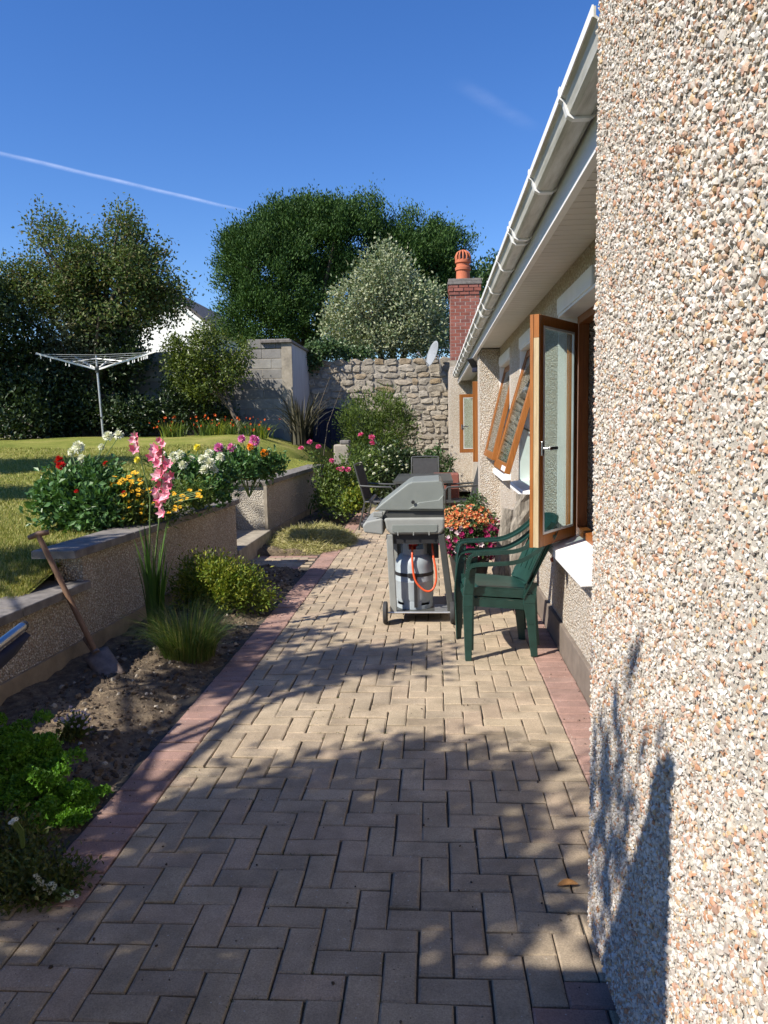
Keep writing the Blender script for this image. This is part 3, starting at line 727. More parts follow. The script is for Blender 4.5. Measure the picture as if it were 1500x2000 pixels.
st = thing('garden_step', (-2.4, 9.1, 0), 'worn concrete steps in the gap between the two low walls', 'steps')
for k in range(3):
    b = MB(); b.box(-3.1, (-2.165, -2.66, -2.88)[k], 8.30, 9.97, -0.1 if k == 0 else 0.2 * k + 0.001, 0.2 * (k + 1)); b.build('tread', 'concrete', st, bevel=0.012)

# ================================================================== THE HOUSE
WX, Z_SOF = 0.86, 2.50
house = thing('bungalow', (0.9, 8.0, 0), 'pebbledashed bungalow with brown timber windows and white gutter', 'house')
WIN = [(4.05, 5.43, 0.74, 2.265), (6.58, 7.78, 0.96, 2.262), (8.80, 10.149, 0.96, 2.27), (11.30, 15.05, 0.94, 2.17)]
b = MB(); ys = sorted({2.2, 17.55, *[w[0] for w in WIN], *[w[1] for w in WIN]})
for a, c in zip(ys[:-1], ys[1:]):
    w = next((w for w in WIN if abs(w[0] - a) < 1e-6), None)
    if w: b.box(WX, WX + 0.3, a, c, 0.0, w[2]); b.box(WX, WX + 0.3, a, c, w[3], 2.66)
    else: b.box(WX, WX + 0.3, a, c, 0.0, 2.66)
b.build('wall', 'dash', house)
b = MB(); b.box(0.835, WX + 0.002, 2.2, 10.15, -0.1, 0.19); b.build('plinth', 'plinth', house, bevel=0.004)
b = MB(); b.box(0.835, WX + 0.002, 10.62, 17.5, -0.1, 0.19); b.build('plinth', 'plinth', house, bevel=0.004)
b = MB(); b.box(0.60, 1.0, 10.15, 10.6, 0.0, 2.498); b.build('pier', 'dash', house)
# far projecting block under the chimney
b = MB(); b.box(0.375, 3.0, 17.55, 19.9, 0.0, 2.82); b.build('end_wall', 'dash', house)
# dim rooms behind the windows
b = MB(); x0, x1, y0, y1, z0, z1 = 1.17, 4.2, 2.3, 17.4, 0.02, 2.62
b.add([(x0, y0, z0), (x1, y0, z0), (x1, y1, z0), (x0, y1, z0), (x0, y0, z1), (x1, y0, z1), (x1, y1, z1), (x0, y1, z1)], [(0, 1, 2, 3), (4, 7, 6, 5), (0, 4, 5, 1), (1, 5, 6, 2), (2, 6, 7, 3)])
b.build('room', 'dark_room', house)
# roof, gutter, fascia, soffit
b = MB(); b.prism([(0.50, 2.645), (4.6, 4.70), (4.6, 4.78), (0.50, 2.725)], 2.22, 17.5); b.build('roof', 'slate', house)
b = MB(); b.prism([(4.6, 4.70), (8.7, 2.645), (8.7, 2.725), (4.6, 4.78)], 2.22, 17.5); b.build('roof', 'slate', house)
b = MB(); b.box(8.0, 8.3, 2.2, 17.5, 0, 2.66); b.build('back_wall', 'dash', house)
fa = MB().box(0.555, 0.575, 2.205, 17.54, 2.452, 2.66).build('fascia', 'fascia', house)
MB().box(0.548, 0.580, 2.205, 17.54, 2.440, 2.4515).build('fascia_lip', 'upvc_lip', fa)
MB().box(0.580, WX + 0.001, 2.205, 17.54, 2.512, 2.53).build('soffit', 'soffit', house)
sof = house.children[-1] if house.children else None
sof = [o for o in house.children if o.name.startswith('soffit')][0]
sm = None
yb = 2.24
while yb < 17.45:
    if sm is None:
        V = [(0.5805, 0.0, 0), (0.8585, 0.0, 0), (0.8585, 0.1, 0), (0.5805, 0.1, 0), (0.5805, 0.007, -0.009), (0.8585, 0.007, -0.009), (0.8585, 0.093, -0.009), (0.5805, 0.093, -0.009)]
        sm = mesh_from('soffit_board', np.array(V), np.array([(4, 7, 6, 5), (0, 4, 5, 1), (1, 5, 6, 2), (2, 6, 7, 3), (3, 7, 4, 0)])); sm.materials.append(M['soffit'])
    if not (10.02 < yb < 10.62): link_mesh('soffit_board', sm, None, sof, Vector((0, yb, 2.512)) - Vector(ORG[house]))
    yb += 0.1
def gutter_prof(e=0.0):
    return [(0.437 - e, 2.625), (0.437 - e, 2.598), (0.448 - e, 2.590), (0.462 - e, 2.548 - e), (0.478, 2.538 - e), (0.53, 2.538 - e), (0.548, 2.552 - e), (0.552, 2.60)]
b = MB(); op = gutter_prof(); inn = [(0.547, 2.602), (0.542, 2.556), (0.53, 2.543), (0.48, 2.543), (0.467, 2.552), (0.453, 2.594), (0.443, 2.602), (0.443, 2.625)]
b.prism(op + inn, 2.21, 17.46); gut = b.build('gutter', 'gutter', house)
MB().box(0.432, 0.4368, 2.21, 17.46, 2.598, 2.628).build('gutter_lip', 'upvc_lip', gut)
MB().prism(op, 17.4605, 17.475).build('gutter_end', 'upvc_lip', gut)
for k, (yg, wide) in enumerate([(2.72, 0.03), (3.55, 0.03), (4.42, 0.14), (5.30, 0.03), (6.2, 0.03), (7.05, 0.03), (7.45, 0.10), (8.4, 0.03), (9.3, 0.03), (10.2, 0.03), (11.0, 0.10), (11.9, 0.03), (12.9, 0.03), (13.8, 0.03), (14.7, 0.03), (15.6, 0.10), (16.6, 0.03)]):
    for y0, y1 in ([(yg, yg + wide)] if wide < 0.05 else [(yg, yg + 0.03), (yg + wide - 0.03, yg + wide)]):
        b = MB(); b.prism([(0.428, 2.632), (0.428, 2.594), (0.441, 2.584), (0.455, 2.541), (0.475, 2.529), (0.532, 2.529), (0.5545, 2.545), (0.5545, 2.60), (0.546, 2.60), (0.54, 2.54), (0.476, 2.536), (0.462, 2.547), (0.448, 2.588), (0.4315, 2.597), (0.4315, 2.632)], y0, y1)
        b.build('gutter_bracket', 'upvc_lip', gut)

gut.location.z += 0.02
# windows ------------------------------------------------------------
def frame_boxes(b, x0, x1, y0, y1, z0, z1, t):
    b.box(x0, x1, y0, y0 + t, z0, z1); b.box(x0, x1, y1 - t, y1, z0, z1); b.box(x0, x1, y0 + t, y1 - t, z0, z0 + t); b.box(x0, x1, y0 + t, y1 - t, z1 - t, z1)
def sash_parts(w, mat, wdt, hgt, stile=0.062, th=0.055, label=None, inner='wood_bright', bare=True):
    """hinged leaf; mat maps (u along width from hinge, v thickness from inside to outside, z height) to the world"""
    def bx(b, u0, u1, v0, v1, z0, z1): b.box(u0, u1, v0, v1, z0, z1, mat)
    b = MB(); bx(b, 0, stile, 0, th, 0, hgt); bx(b, wdt - stile, wdt - 0.012, 0, th, 0, hgt); bx(b, stile, wdt - stile, 0, th, 0, stile + 0.012); bx(b, stile, wdt - stile, 0, th, hgt - stile, hgt)
    s = b.build('sash', 'wood_bright', w, bevel=0.004)
    b = MB(); bx(b, wdt - 0.0118, wdt, 0.004, th - 0.016, 0.002, hgt - 0.14); b.build('sash_edge', 'wood_bare' if bare else 'wood', w)
    b = MB(); bx(b, wdt - 0.0118, wdt + 0.004, th - 0.0155, th + 0.006, 0, hgt); bx(b, wdt - 0.0118, wdt, 0.004, th - 0.016, hgt - 0.139, hgt); b.build('sash_rebate', 'wood_bright', w)
    i = stile + 0.002
    b = MB(); bx(b, i, wdt - i, -0.002, 0.012, stile + 0.014, stile + 0.028); bx(b, i, wdt - i, -0.002, 0.012, hgt - stile - 0.016, hgt - stile - 0.002); bx(b, i, i + 0.014, -0.002, 0.012, stile + 0.029, hgt - stile - 0.017); bx(b, wdt - i - 0.014, wdt - i, -0.002, 0.012, stile + 0.029, hgt - stile - 0.017)
    b.build('glazing_bead', 'upvc', w)
    b = MB(); bx(b, stile, wdt - stile, 0.020, 0.024, stile + 0.0125, hgt - stile - 0.0005); b.build('pane', 'glass', w)
    b = MB(); bx(b, stile, wdt - stile, 0.038, 0.042, stile + 0.0125, hgt - stile - 0.0005); b.build('pane', 'glass', w)
    return s
def casement_matrix(hx, hy, z, dx, dy, flip=1):
    d = Vector((dx, dy, 0)).normalized(); nrm = Vector((0, 0, 1)).cross(d) * flip
    return Matrix(((d.x, nrm.x, 0, hx), (d.y, nrm.y, 0, hy), (0, 0, 1, z), (0, 0, 0, 1)))
def window(y0, y1, z0, z1, label):
    w = bpy.data.objects.new('window', None); col.objects.link(w); w.parent = house; w['label'] = label
    t = 0.012
    b = MB(); b.box(WX - 0.003, 0.985, y1 - t, y1 + 0.003, z0, z1 - t); b.box(WX - 0.003, 0.985, y0 - 0.003, y0 + t, z0, z1 - t); b.box(WX - 0.004, 0.985, y0 - 0.003, y1 + 0.003, z1 - t, z1 + 0.005)
    b.build('reveal', 'white', w)
    b = MB(); frame_boxes(b, 0.986, 1.055, y0 + t, y1 - t, z0 + 0.03, z1 - t, 0.05); b.build('frame', 'wood', w, bevel=0.003)
    b = MB(); b.prism([(0.765, z0 - 0.065), (1.06, z0 - 0.05), (1.06, z0 + 0.028), (0.985, z0 + 0.028), (0.765, z0 - 0.005)], y0 - 0.09 if y0 > 4.5 else y0, y1 + 0.05 if y1 != 10.149 else y1)
    b.build('sill', 'white', w, bevel=0.006)
    return w
def lintel(w, y0, y1, z1):
    MB().box(WX - 0.012, WX + 0.01, y0 - 0.03, y1 + 0.001 if abs(y1 - 10.149) < 1e-3 else y1 + 0.03, z1 + 0.0055, z1 + 0.11).build('lintel', 'white', w)
def handle(w, mat, u, z):
    b = MB(); b.box(u - 0.014, u + 0.014, -0.012, -0.0005, z - 0.045, z + 0.045, mat); b.build('handle_plate', 'chrome', w, bevel=0.003)
    b = MB(); b.box(u - 0.008, u + 0.008, -0.05, -0.0125, z - 0.008, z + 0.008, mat); b.box(u - 0.115, u + 0.010, -0.062, -0.0505, z - 0.009, z + 0.011, mat); b.build('handle', 'chrome', w, bevel=0.004)
# near window, one leaf open
w = window(*WIN[0], 'nearest timber window with one leaf swung out, white sill')
MB().box(0.986, 1.055, 4.70, 4.76, 0.83, 2.20).build('mullion', 'wood', w)
MB().box(1.018, 1.023, 4.115, 4.699, 0.83, 2.20).build('pane', 'glass', w)
cm = casement_matrix(0.975, 5.33, 0.765, 0.645 - 0.975, 4.80 - 5.33, -1)
sash_parts(w, cm, 0.62, 1.435); handle(w, cm, 0.585, 0.62)
# two top-hung windows
def top_hung(wi, label, tilt_x, tilt_z, sticker=False):
    y0, y1, z0, z1 = WIN[wi]; w = window(y0, y1, z0, z1, label); lintel(w, y0, y1, z1)
    ya, yb2 = y0 + 0.035, y1 - 0.035; wd = yb2 - ya
    top = Vector((0.975, 0, z1 - 0.03)); bot = Vector((tilt_x, 0, tilt_z)); d = (bot - top).normalized(); hgt = (bot - top).length
    nrm = Vector((d.z, 0, -d.x)); nrm = -nrm if nrm.x > 0 else nrm      # outwards
    mt = Matrix(((0, nrm.x, -d.x, bot.x), (1, 0, 0, ya), (0, nrm.z, -d.z, bot.z), (0, 0, 0, 1)))
    sash_parts(w, mt, wd, hgt, 0.07, 0.05, bare=False)
    if sticker: b = MB(); b.box(0.02, 0.35, 0.0505, 0.054, 0.012, 0.055, mt); b.build('trickle_vent', 'upvc_lip', w)
    b = MB(); b.bar((0.975, y1 - 0.05, 1.45), tuple(bot * 0.62 + top * 0.38 + Vector((0.03, y1 - 0.06, 0))), 0.01, 0.018); b.build('stay', 'chrome', w)
top_hung(1, 'timber window with its tall pane hinged out from the top, nearer of two', 0.645, 1.105, True)
top_hung(2, 'timber window with its pane hinged out from the top, beside the pier', 0.70, 1.12)
# far window: two side-hung leaves
w = window(*WIN[3], 'farthest timber window with two leaves open past the pier'); lintel(w, WIN[3][0], WIN[3][1], WIN[3][3])
MB().box(0.986, 1.055, 12.4, 12.46, 1.03, 2.10).build('mullion', 'wood', w); MB().box(0.986, 1.055, 13.9, 13.96, 1.03, 2.10).build('mullion', 'wood', w)
MB().box(1.018, 1.023, 12.461, 13.899, 1.03, 2.10).build('pane', 'glass', w)
cn = casement_matrix(0.975, 11.36, 0.985, -1.0, 0.06, 1); sash_parts(w, cn, 0.40, 1.165, 0.09, bare=False)
cf = casement_matrix(0.975, 15.0, 0.985, -1.0, -0.10, -1); sash_parts(w, cf, 0.47, 1.12, bare=False); handle(w, cf, 0.435, 0.5)
lintel([o for o in house.children if o.get('label', '').startswith('nearest')][0], 4.3, 5.40, 2.265)
# waste pipe, wall light, plaque on the wall
t = house
MB().tube([(0.80, 11.15, 0.02), (0.80, 11.15, 0.86), (0.86, 11.15, 0.90)], 0.02, 8).build('waste_pipe', 'upvc', t, smooth=True)
lt = thing('security_light', (0.56, 10.8, 2.35), 'small black outdoor light fixed below the soffit past the pier', 'lamp')
MB().box(0.55, 0.598, 10.72, 10.80, 2.30, 2.40).build('bracket', 'black', lt, bevel=0.005)
b = MB(); b.bar((0.575, 10.70, 2.30), (0.50, 10.62, 2.42), 0.10, 0.02); b.build('lamp_head', 'black', lt, bevel=0.004)
b = MB(); b.box(0.53, 0.60, 10.63, 10.70, 2.24, 2.298); b.build('sensor', 'navy', lt, bevel=0.01)

# chimney -------------------------------------------------------------
cx0, cx1, cy0, cy1, cz0, cz1 = 0.40, 1.05, 17.62, 18.24, 2.82, 4.40
ch = MB().box(cx0, cx1, cy0, cy1, cz0, cz1 + 0.34).build('chimney', 'brick_mortar', house)
OH = ORG[house]
def brick_mesh(lx, ly, lz):
    key = ('brick', round(lx, 3), round(ly, 3), round(lz, 3))
    if key not in PSH:
        e = 0.004; V = [(sx * (lx / 2 - (e if k else 0)), sy * (ly / 2), sz * (lz / 2)) for k in (0,) for sz in (-1, 1) for sy in (-1, 1) for sx in (-1, 1)]
        me = mesh_from('brick', np.array(V), np.array([(0, 2, 3, 1), (4, 5, 7, 6), (0, 1, 5, 4), (1, 3, 7, 5), (3, 2, 6, 7), (2, 0, 4, 6)])); me.materials.append(M['brick']); PSH[key] = me
    return PSH[key]
def put_brick(lx, ly, lz, c):
    o = link_mesh('brick', brick_mesh(lx, ly, lz), None, ch, Vector([float(q) for q in (np.array(c) - OH)])); o.rotation_euler = (random.gauss(0, 0.006), random.gauss(0, 0.006), random.gauss(0, 0.003))
z = cz0 + 0.14; row = 0
while z < cz1 + 0.16:
    out = 0.0 if z < cz1 - 0.02 else (0.02 if z < cz1 + 0.06 else 0.035)
    x = cx0 - out + (0.0 if row % 2 else -0.11)
    while x < cx1 + out - 0.02:
        a, c = max(x, cx0 - out), min(x + 0.213, cx1 + out)
        if c - a > 0.04: put_brick(c - a - 0.010, 0.03 + out, 0.065, ((a + c) / 2, cy0 - out / 2 + 0.0115, z + 0.0375))
        x += 0.2233
    y = cy0 + 0.02 + (0.0 if row % 2 else -0.11)
    while y < cy1:
        a, c = max(y, cy0 + 0.02), min(y + 0.213, cy1)
        if c - a > 0.05: put_brick(0.03 + out, c - a - 0.010, 0.065, (cx0 - out / 2 + 0.0115, (a + c) / 2, z + 0.0375))
        y += 0.2233
    z += 0.0755; row += 1
MB().box(cx0 - 0.012, cx1 + 0.012, cy0 - 0.013, cy1, cz0 - 0.0, cz0 + 0.135).build('chimney_base_render', 'concrete', ch)
b = MB(); b.box(cx0 - 0.055, cx1 + 0.055, cy0 - 0.055, cy1 + 0.055, cz1 + 0.215, cz1 + 0.28); b.box(cx0 - 0.04, cx1 + 0.04, cy0 - 0.04, cy1 + 0.04, cz1 + 0.2805, cz1 + 0.345); b.build('chimney_cap', 'coping', ch, bevel=0.01)
px, py, pz = 0.70, 17.93, cz1 + 0.34
b = MB(); b.lathe([(0.165, 0), (0.155, 0.08), (0.15, 0.22), (0.175, 0.24), (0.175, 0.30), (0.15, 0.32), (0.15, 0.38), (0.178, 0.40), (0.178, 0.45), (0.15, 0.47)], (px, py, pz), 24); b.build('chimney_pot', 'terracotta', ch, smooth=True)
b = MB(); b.lathe([(0.10, 0.47), (0.10, 0.60)], (px, py, pz), 16)
b.build('pot_core', 'black', ch)
b = MB()
for k in range(12):
    a = 2 * math.pi * k / 12; c, s = math.cos(a), math.sin(a)
    b.tube([(px + 0.155 * c, py + 0.155 * s, pz + 0.46), (px + 0.165 * c, py + 0.165 * s, pz + 0.54), (px + 0.13 * c, py + 0.13 * s, pz + 0.62), (px + 0.06 * c, py + 0.06 * s, pz + 0.66)], 0.022, 6)
b.lathe([(0.08, 0.635), (0.07, 0.67), (0.03, 0.69)], (px, py, pz), 12); b.build('pot_cowl', 'terracotta', ch, smooth=True)

# near projecting wall with real chippings -----------------------------
NX = 0.447
nw = MB().box(NX + 0.004, 3.2, -3.0, 2.196, 0.055, 3.6).build('near_wall', 'mortar', house)
MB().box(NX + 0.035, 3.2, -3.0, 2.17, -0.1, 0.0545).build('near_plinth', 'black', house)
MB().box(NX - 0.25, 3.6, -3.2, 2.5, 3.60, 3.72).build('near_roof', 'slate', house)
stp = 0.0074
gy_, gz_ = np.meshgrid(np.arange(0.70, 2.205, stp), np.arange(0.05, 2.85, stp)); n = gy_.size
Pp = np.stack([np.full(n, NX), gy_.ravel(), gz_.ravel()], 1) + RNG.normal(size=(n, 3)) * np.array([0.0012, 0.003, 0.003])
Pp[:, 1] = np.minimum(Pp[:, 1], 2.198); Pp[:, 0] += 0.0034
rr = 0.0028 + 0.0050 * RNG.random(n) ** 2.4
# chips thrown round the corner
yc_, zc_ = np.meshgrid(np.arange(0.0, 0.05, stp), np.arange(0.05, 2.75, stp)); n2 = yc_.size
P2 = np.stack([NX + 0.004 + yc_.ravel(), np.full(n2, 2.198), zc_.ravel()], 1) + RNG.normal(size=(n2, 3)) * 0.002
Pp = np.concatenate([Pp, P2]); rr = np.concatenate([rr, 0.0028 + 0.005 * RNG.random(n2) ** 2.4]); n = len(Pp)
patch = 0.5 + 0.25 * np.sin(Pp[:, 1] * 5.1 + 1.3 * np.sin(Pp[:, 2] * 3.7)) + 0.25 * np.sin(Pp[:, 2] * 7.3 + 1.9 * np.sin(Pp[:, 1] * 6.1 + 1))
rr = rr * (0.82 + 0.36 * patch); kp = RNG.random(n) > 0.05 + 0.20 * (1 - patch); Pp, rr = Pp[kp], rr[kp]; n = len(Pp)
Vp = chips(Pp, rr, (0.8, 1.0, 1.0), 0.24)
px_ = 750 + F_PX * ((Pp - EYE) @ RT) / ((Pp - EYE) @ FW); py_ = 1000 - F_PX * ((Pp - EYE) @ UP) / ((Pp - EYE) @ FW)
seen = (px_ > 1180) & (px_ < 1490) & (py_ > 10) & (py_ < 1990)
size = np.where(seen, rr / np.linalg.norm(Pp - EYE, axis=1), 0); pick = np.argsort(-size)[:300]
for q in pick:
    me = mesh_from('pebble', Vp[q] - Pp[q], None, ICO_F); link_mesh('pebble', me, 'pebble', nw, Vector([float(c) for c in (Pp[q] - OH)]))
keep = np.ones(n, bool); keep[pick] = False; Vk = Vp[keep]; k = len(Vk)
# the side facing into the wall is never seen: drop the faces that look inwards
F_all = (ICO_F[None] + (np.arange(k) * 12)[:, None, None]); tri = Vk.reshape(-1, 3)[F_all.reshape(-1, 3)]
nx_ = np.cross(tri[:, 1] - tri[:, 0], tri[:, 2] - tri[:, 0]); nx_ = unit(nx_); cen = tri.mean(1)
ok = (nx_[:, 0] < 0.35) | (np.repeat(Pp[keep][:, 1], 20) > 2.17)
o = link_mesh('pebbledash', mesh_from('pebbledash', Vk.reshape(-1, 3) - OH, None, F_all.reshape(-1, 3)[ok]), 'pebble', nw); o['kind'] = 'stuff'

# ================================================================== BACKGROUND WALLS AND BUILDINGS
# rubble wall
sw = thing('stone_wall', (-1.3, 20.3, 0), 'tall old rubble stone wall at the end of the garden', 'stone wall')
MB().box(-3.6, 8.0, 20.06, 20.55, -0.1, 3.20).build('core', 'stone_mortar', sw)
OS = ORG[sw]
def stone_obj(cx, cz, w, h):
    n = random.choice((6, 7, 8)); pts = []
    for k in range(n):
        a = 2 * math.pi * (k + random.uniform(-0.25, 0.25)) / n; c, s = math.cos(a), math.sin(a)
        q = 1.0 / max(abs(c), abs(s)); q = 1 + (q - 1) * 0.9
        pts.append((c * q * w / 2 * random.uniform(0.84, 1.06), s * q * h / 2 * random.uniform(0.84, 1.06)))
    d = random.uniform(0.02, 0.05); V = [(p[0], 0.03, p[1]) for p in pts] + [(p[0] * 0.93, -d * 0.6, p[1] * 0.92) for p in pts] + [(p[0] * 0.80 + random.gauss(0, 0.010), -d + random.gauss(0, 0.008), p[1] * 0.76) for p in pts] + [(random.gauss(0, 0.02), -d * 1.1, random.gauss(0, 0.02))]
    F = []
    for r_ in range(2):
        for k in range(n): F.append((r_ * n + k, r_ * n + (k + 1) % n, (r_ + 1) * n + (k + 1) % n, (r_ + 1) * n + k))
    for k in range(n): F.append((2 * n + k, 2 * n + (k + 1) % n, 3 * n))
    me = bpy.data.meshes.new('stone'); me.from_pydata(V, [], F); me.update()
    me.flip_normals()
    o = link_mesh('stone', me, 'stone', sw, Vector((cx, 20.06, cz)) - Vector(OS)); o.rotation_euler = (0, random.gauss(0, 0.12), 0)
z = 0.55
while z < 3.05:
    h = random.uniform(0.11, 0.20) * (1.15 if z > 2.3 else 1.0); x = -3.25 + random.uniform(0, 0.15)
    while x < 0.75:
        w = random.choice((0.13, 0.16, 0.2, 0.24, 0.28, 0.34, 0.40)) * random.uniform(0.85, 1.15) * (1.15 if z > 2.3 else 1.0); stone_obj(x + w / 2, z + h / 2 + random.gauss(0, 0.018), w * 1.04, h * random.uniform(0.85, 1.25)); x += w + 0.012
    z += h + 0.006
x = -3.3
while x < 0.8:            # rough coping stones along the top
    w = random.uniform(0.2, 0.42); stone_obj(x + w / 2, 3.17 + random.gauss(0, 0.008), w, 0.17); x += w
# block outhouse
bs = thing('block_outhouse', (-6.0, 18.6, 0.9), 'grey concrete block outhouse with flaking pale painted side', 'outhouse')
MB().box(-10.4, -3.24, 17.53, 17.70, 0.4, 3.30).build('mortar_core', 'stone_mortar', bs)
MB().box(-3.40, -3.215, 17.52, 20.05, 0.0, 3.44).build('painted_side', 'grey_paint', bs)
MB().box(-3.90, -3.17, 17.44, 20.05, 3.4405, 3.50).build('coping', 'coping', bs, bevel=0.008)
OB = ORG[bs]; bm = {}
row = 0; z = 0.62
while z < 3.42:
    x = -3.225; first = True
    while x > (-3.9 if z > 3.25 else -10.2):
        w = 0.215 if (first and row % 2) else 0.44; first = False
        if z > 3.25: w = min(w, 0.33)
        if w not in bm:
            V, F = paver_mesh(w, 0.215, 0.02, 0.006, 0.010); V = V[:, [0, 2, 1]] * np.array([1, -1, 1]); me = mesh_from('block', V, F); me.flip_normals(); me.materials.append(M['block']); bm[w] = me
        o = link_mesh('block', bm[w], None, bs, Vector((x - w / 2, 17.524 + random.gauss(0, 0.001), z + 0.1075)) - Vector(OB)); x -= w
    z += 0.225; row += 1
MB().box(-3.42, -3.19, 17.50, 17.545, 0.4, 3.4395).build('corner_pier', 'concrete', bs)
# navy door in the shade of the outhouse
dr = thing('garden_door', (-2.7, 19.9, 0.2), 'dark navy plank door in the shaded corner by the stone wall', 'door')
for k in range(6): MB().box(-3.10 + k * 0.145, -3.10 + k * 0.145 + 0.139, 19.90, 19.94, 0.2, 1.95).build('plank', 'navy', dr)
MB().box(-3.16, -2.18, 19.945, 19.99, 0.2, 2.0).build('frame', 'navy', dr)
# white gabled house far behind
ap = at_depth(322, 566, 30); er = at_depth(410, 636, 30); hw = er[0] - ap[0]
wh = thing('white_house', (ap[0], 30, 0), 'white rendered gabled house far behind the trees on the left', 'house')
b = MB(); b.prism([(ap[0] - hw, 0), (er[0] - 0.25, 0), (er[0] - 0.25, er[2]), (ap[0], ap[2] - 0.08), (ap[0] - hw, er[2])], 30.0, 43.0); b.build('wall', 'render_white', wh)
b = MB(); b.prism([(ap[0], ap[2]), (er[0] + 0.1, er[2] - 0.08), (er[0] + 0.1, er[2] + 0.04), (ap[0], ap[2] + 0.13), (ap[0] - hw - 0.1, er[2] + 0.04), (ap[0] - hw - 0.1, er[2] - 0.08)], 29.75, 43.2); b.build('roof', 'slate', wh)
b = MB(); b.prism([(ap[0], ap[2] - 0.16), (er[0] + 0.08, er[2] - 0.26), (er[0] + 0.08, er[2] - 0.085), (ap[0], ap[2] - 0.005)], 29.70, 29.745); b.build('bargeboard', 'white', wh)

# ================================================================== TREES AND SHRUBS
def tree(name, label, cat, base, top, r0, blobs, ncl, per, spread, mat, ln, wd, shell=0.55, nlimb=10, group=None, out=0.5, up=0.2, fold=0.18, crown_name='crown', wob=0.06):
    t = thing(name, base, label, cat, group)
    Cs, P, O = crown(blobs, ncl, per, spread, shell)
    limbs = Cs[RNG.choice(len(Cs), min(nlimb, len(Cs)), replace=False)] if nlimb else []
    trunk_mb(base, top, r0, r0 * 0.3, limbs, wob).build('trunk', 'bark', t, smooth=True)
    n = len(P); D = O * out + rnd_dirs(n) * 0.8 + np.array([0, 0, up]); Nn = rnd_dirs(n) + O * 0.6 + np.array([0, 0, 0.7])
    add_leaves(crown_name, mat, t, P, D, Nn, RNG.uniform(0.7, 1.3, n) * ln, RNG.uniform(0.7, 1.3, n) * wd, fold)
    return t
def A(x, y, Y): return at_depth(x, y, Y)
def blob(x, y, Y, rx, ry, rz): return (A(x, y, Y), (rx, ry, rz))
gb = 'big dark cypresses above the stone wall'
tree('cypress_tree', 'large dark green cypress, leftmost and tallest above the stone wall', 'tree', (-4.3, 26.5, 0), (-4.3, 26.5, 8.0), 0.3,
     [blob(540, 560, 26, 1.9, 1.7, 2.2), blob(500, 500, 26, 1.2, 1.3, 1.35), blob(600, 470, 26.3, 1.5, 1.5, 1.35), blob(690, 470, 26.3, 1.2, 1.4, 1.15), blob(560, 455, 26.3, 1.0, 1.2, 0.85), blob(650, 440, 26.3, 1.0, 1.2, 0.75), blob(500, 610, 26, 1.05, 1.3, 1.3), blob(640, 600, 26.6, 2.2, 1.3, 2.2), blob(470, 520, 26, 0.55, 0.8, 1.0), blob(715, 440, 26.3, 0.7, 0.9, 0.5)] + [(A(x + random.uniform(-8, 8), y + random.uniform(-6, 10), 26.2), (0.16, 0.2, random.uniform(0.35, 0.6))) for x, y in ((448, 470), (468, 448), (492, 436), (515, 430), (541, 418), (566, 424), (590, 412), (612, 416), (640, 402), (668, 410), (692, 404), (716, 408), (738, 416), (440, 520), (437, 570))],
     560, 250, 0.19, 'l_cypress', 0.105, 0.042, 0.45, 6, gb, 0.7, 0.75)
tree('cypress_tree', 'dark cypress behind the chimney, lower and to the right', 'tree', (0.0, 26.8, 0), (0.0, 26.8, 6.6), 0.25,
     [blob(800, 520, 26.8, 1.6, 1.4, 1.3), blob(860, 520, 26.8, 0.95, 1.2, 1.0), blob(770, 490, 26.8, 0.95, 1.1, 0.75), blob(830, 470, 26.8, 0.8, 1.0, 0.45), blob(840, 610, 26.8, 1.5, 1.2, 1.4), blob(900, 560, 27, 0.5, 0.8, 0.9)] + [(A(x, y + random.uniform(-5, 8), 26.8), (0.16, 0.2, random.uniform(0.3, 0.5))) for x, y in ((765, 448), (785, 440), (808, 436), (835, 440), (858, 446), (880, 456), (898, 472), (915, 490))],
     270, 250, 0.19, 'l_cypress', 0.105, 0.042, 0.45, 6, gb, 0.7, 0.7)
tree('variegated_shrub', 'tall pale silvery variegated shrub behind the stone wall', 'shrub', (-1.2, 22.2, 0), (-1.2, 22.2, 5.6), 0.16,
     [blob(750, 540, 22, 0.72, 0.9, 0.85), blob(720, 600, 22, 1.1, 1.0, 0.85), blob(690, 640, 22, 0.85, 0.9, 0.65), blob(800, 600, 22, 0.95, 1.0, 0.85), blob(790, 650, 21.8, 1.1, 1.0, 0.55), blob(720, 670, 21.8, 1.0, 0.9, 0.4), blob(830, 640, 22.2, 0.6, 0.9, 0.7)],
     1250, 20, 0.13, 'l_silver', 0.10, 0.055, 0.75, 14, out=0.7)
tree('roadside_tree', 'distant thin green tree showing behind the chimney and gutter', 'tree', (4.0, 38, 0), (4.0, 38, 8.5), 0.2,
     [blob(975, 535, 38, 1.0, 1.0, 0.8), blob(945, 560, 38, 0.9, 1.0, 0.8), blob(1000, 570, 38, 1.5, 1.2, 1.0)], 240, 22, 0.25, 'l_ivy', 0.2, 0.11, 0.4, 10)
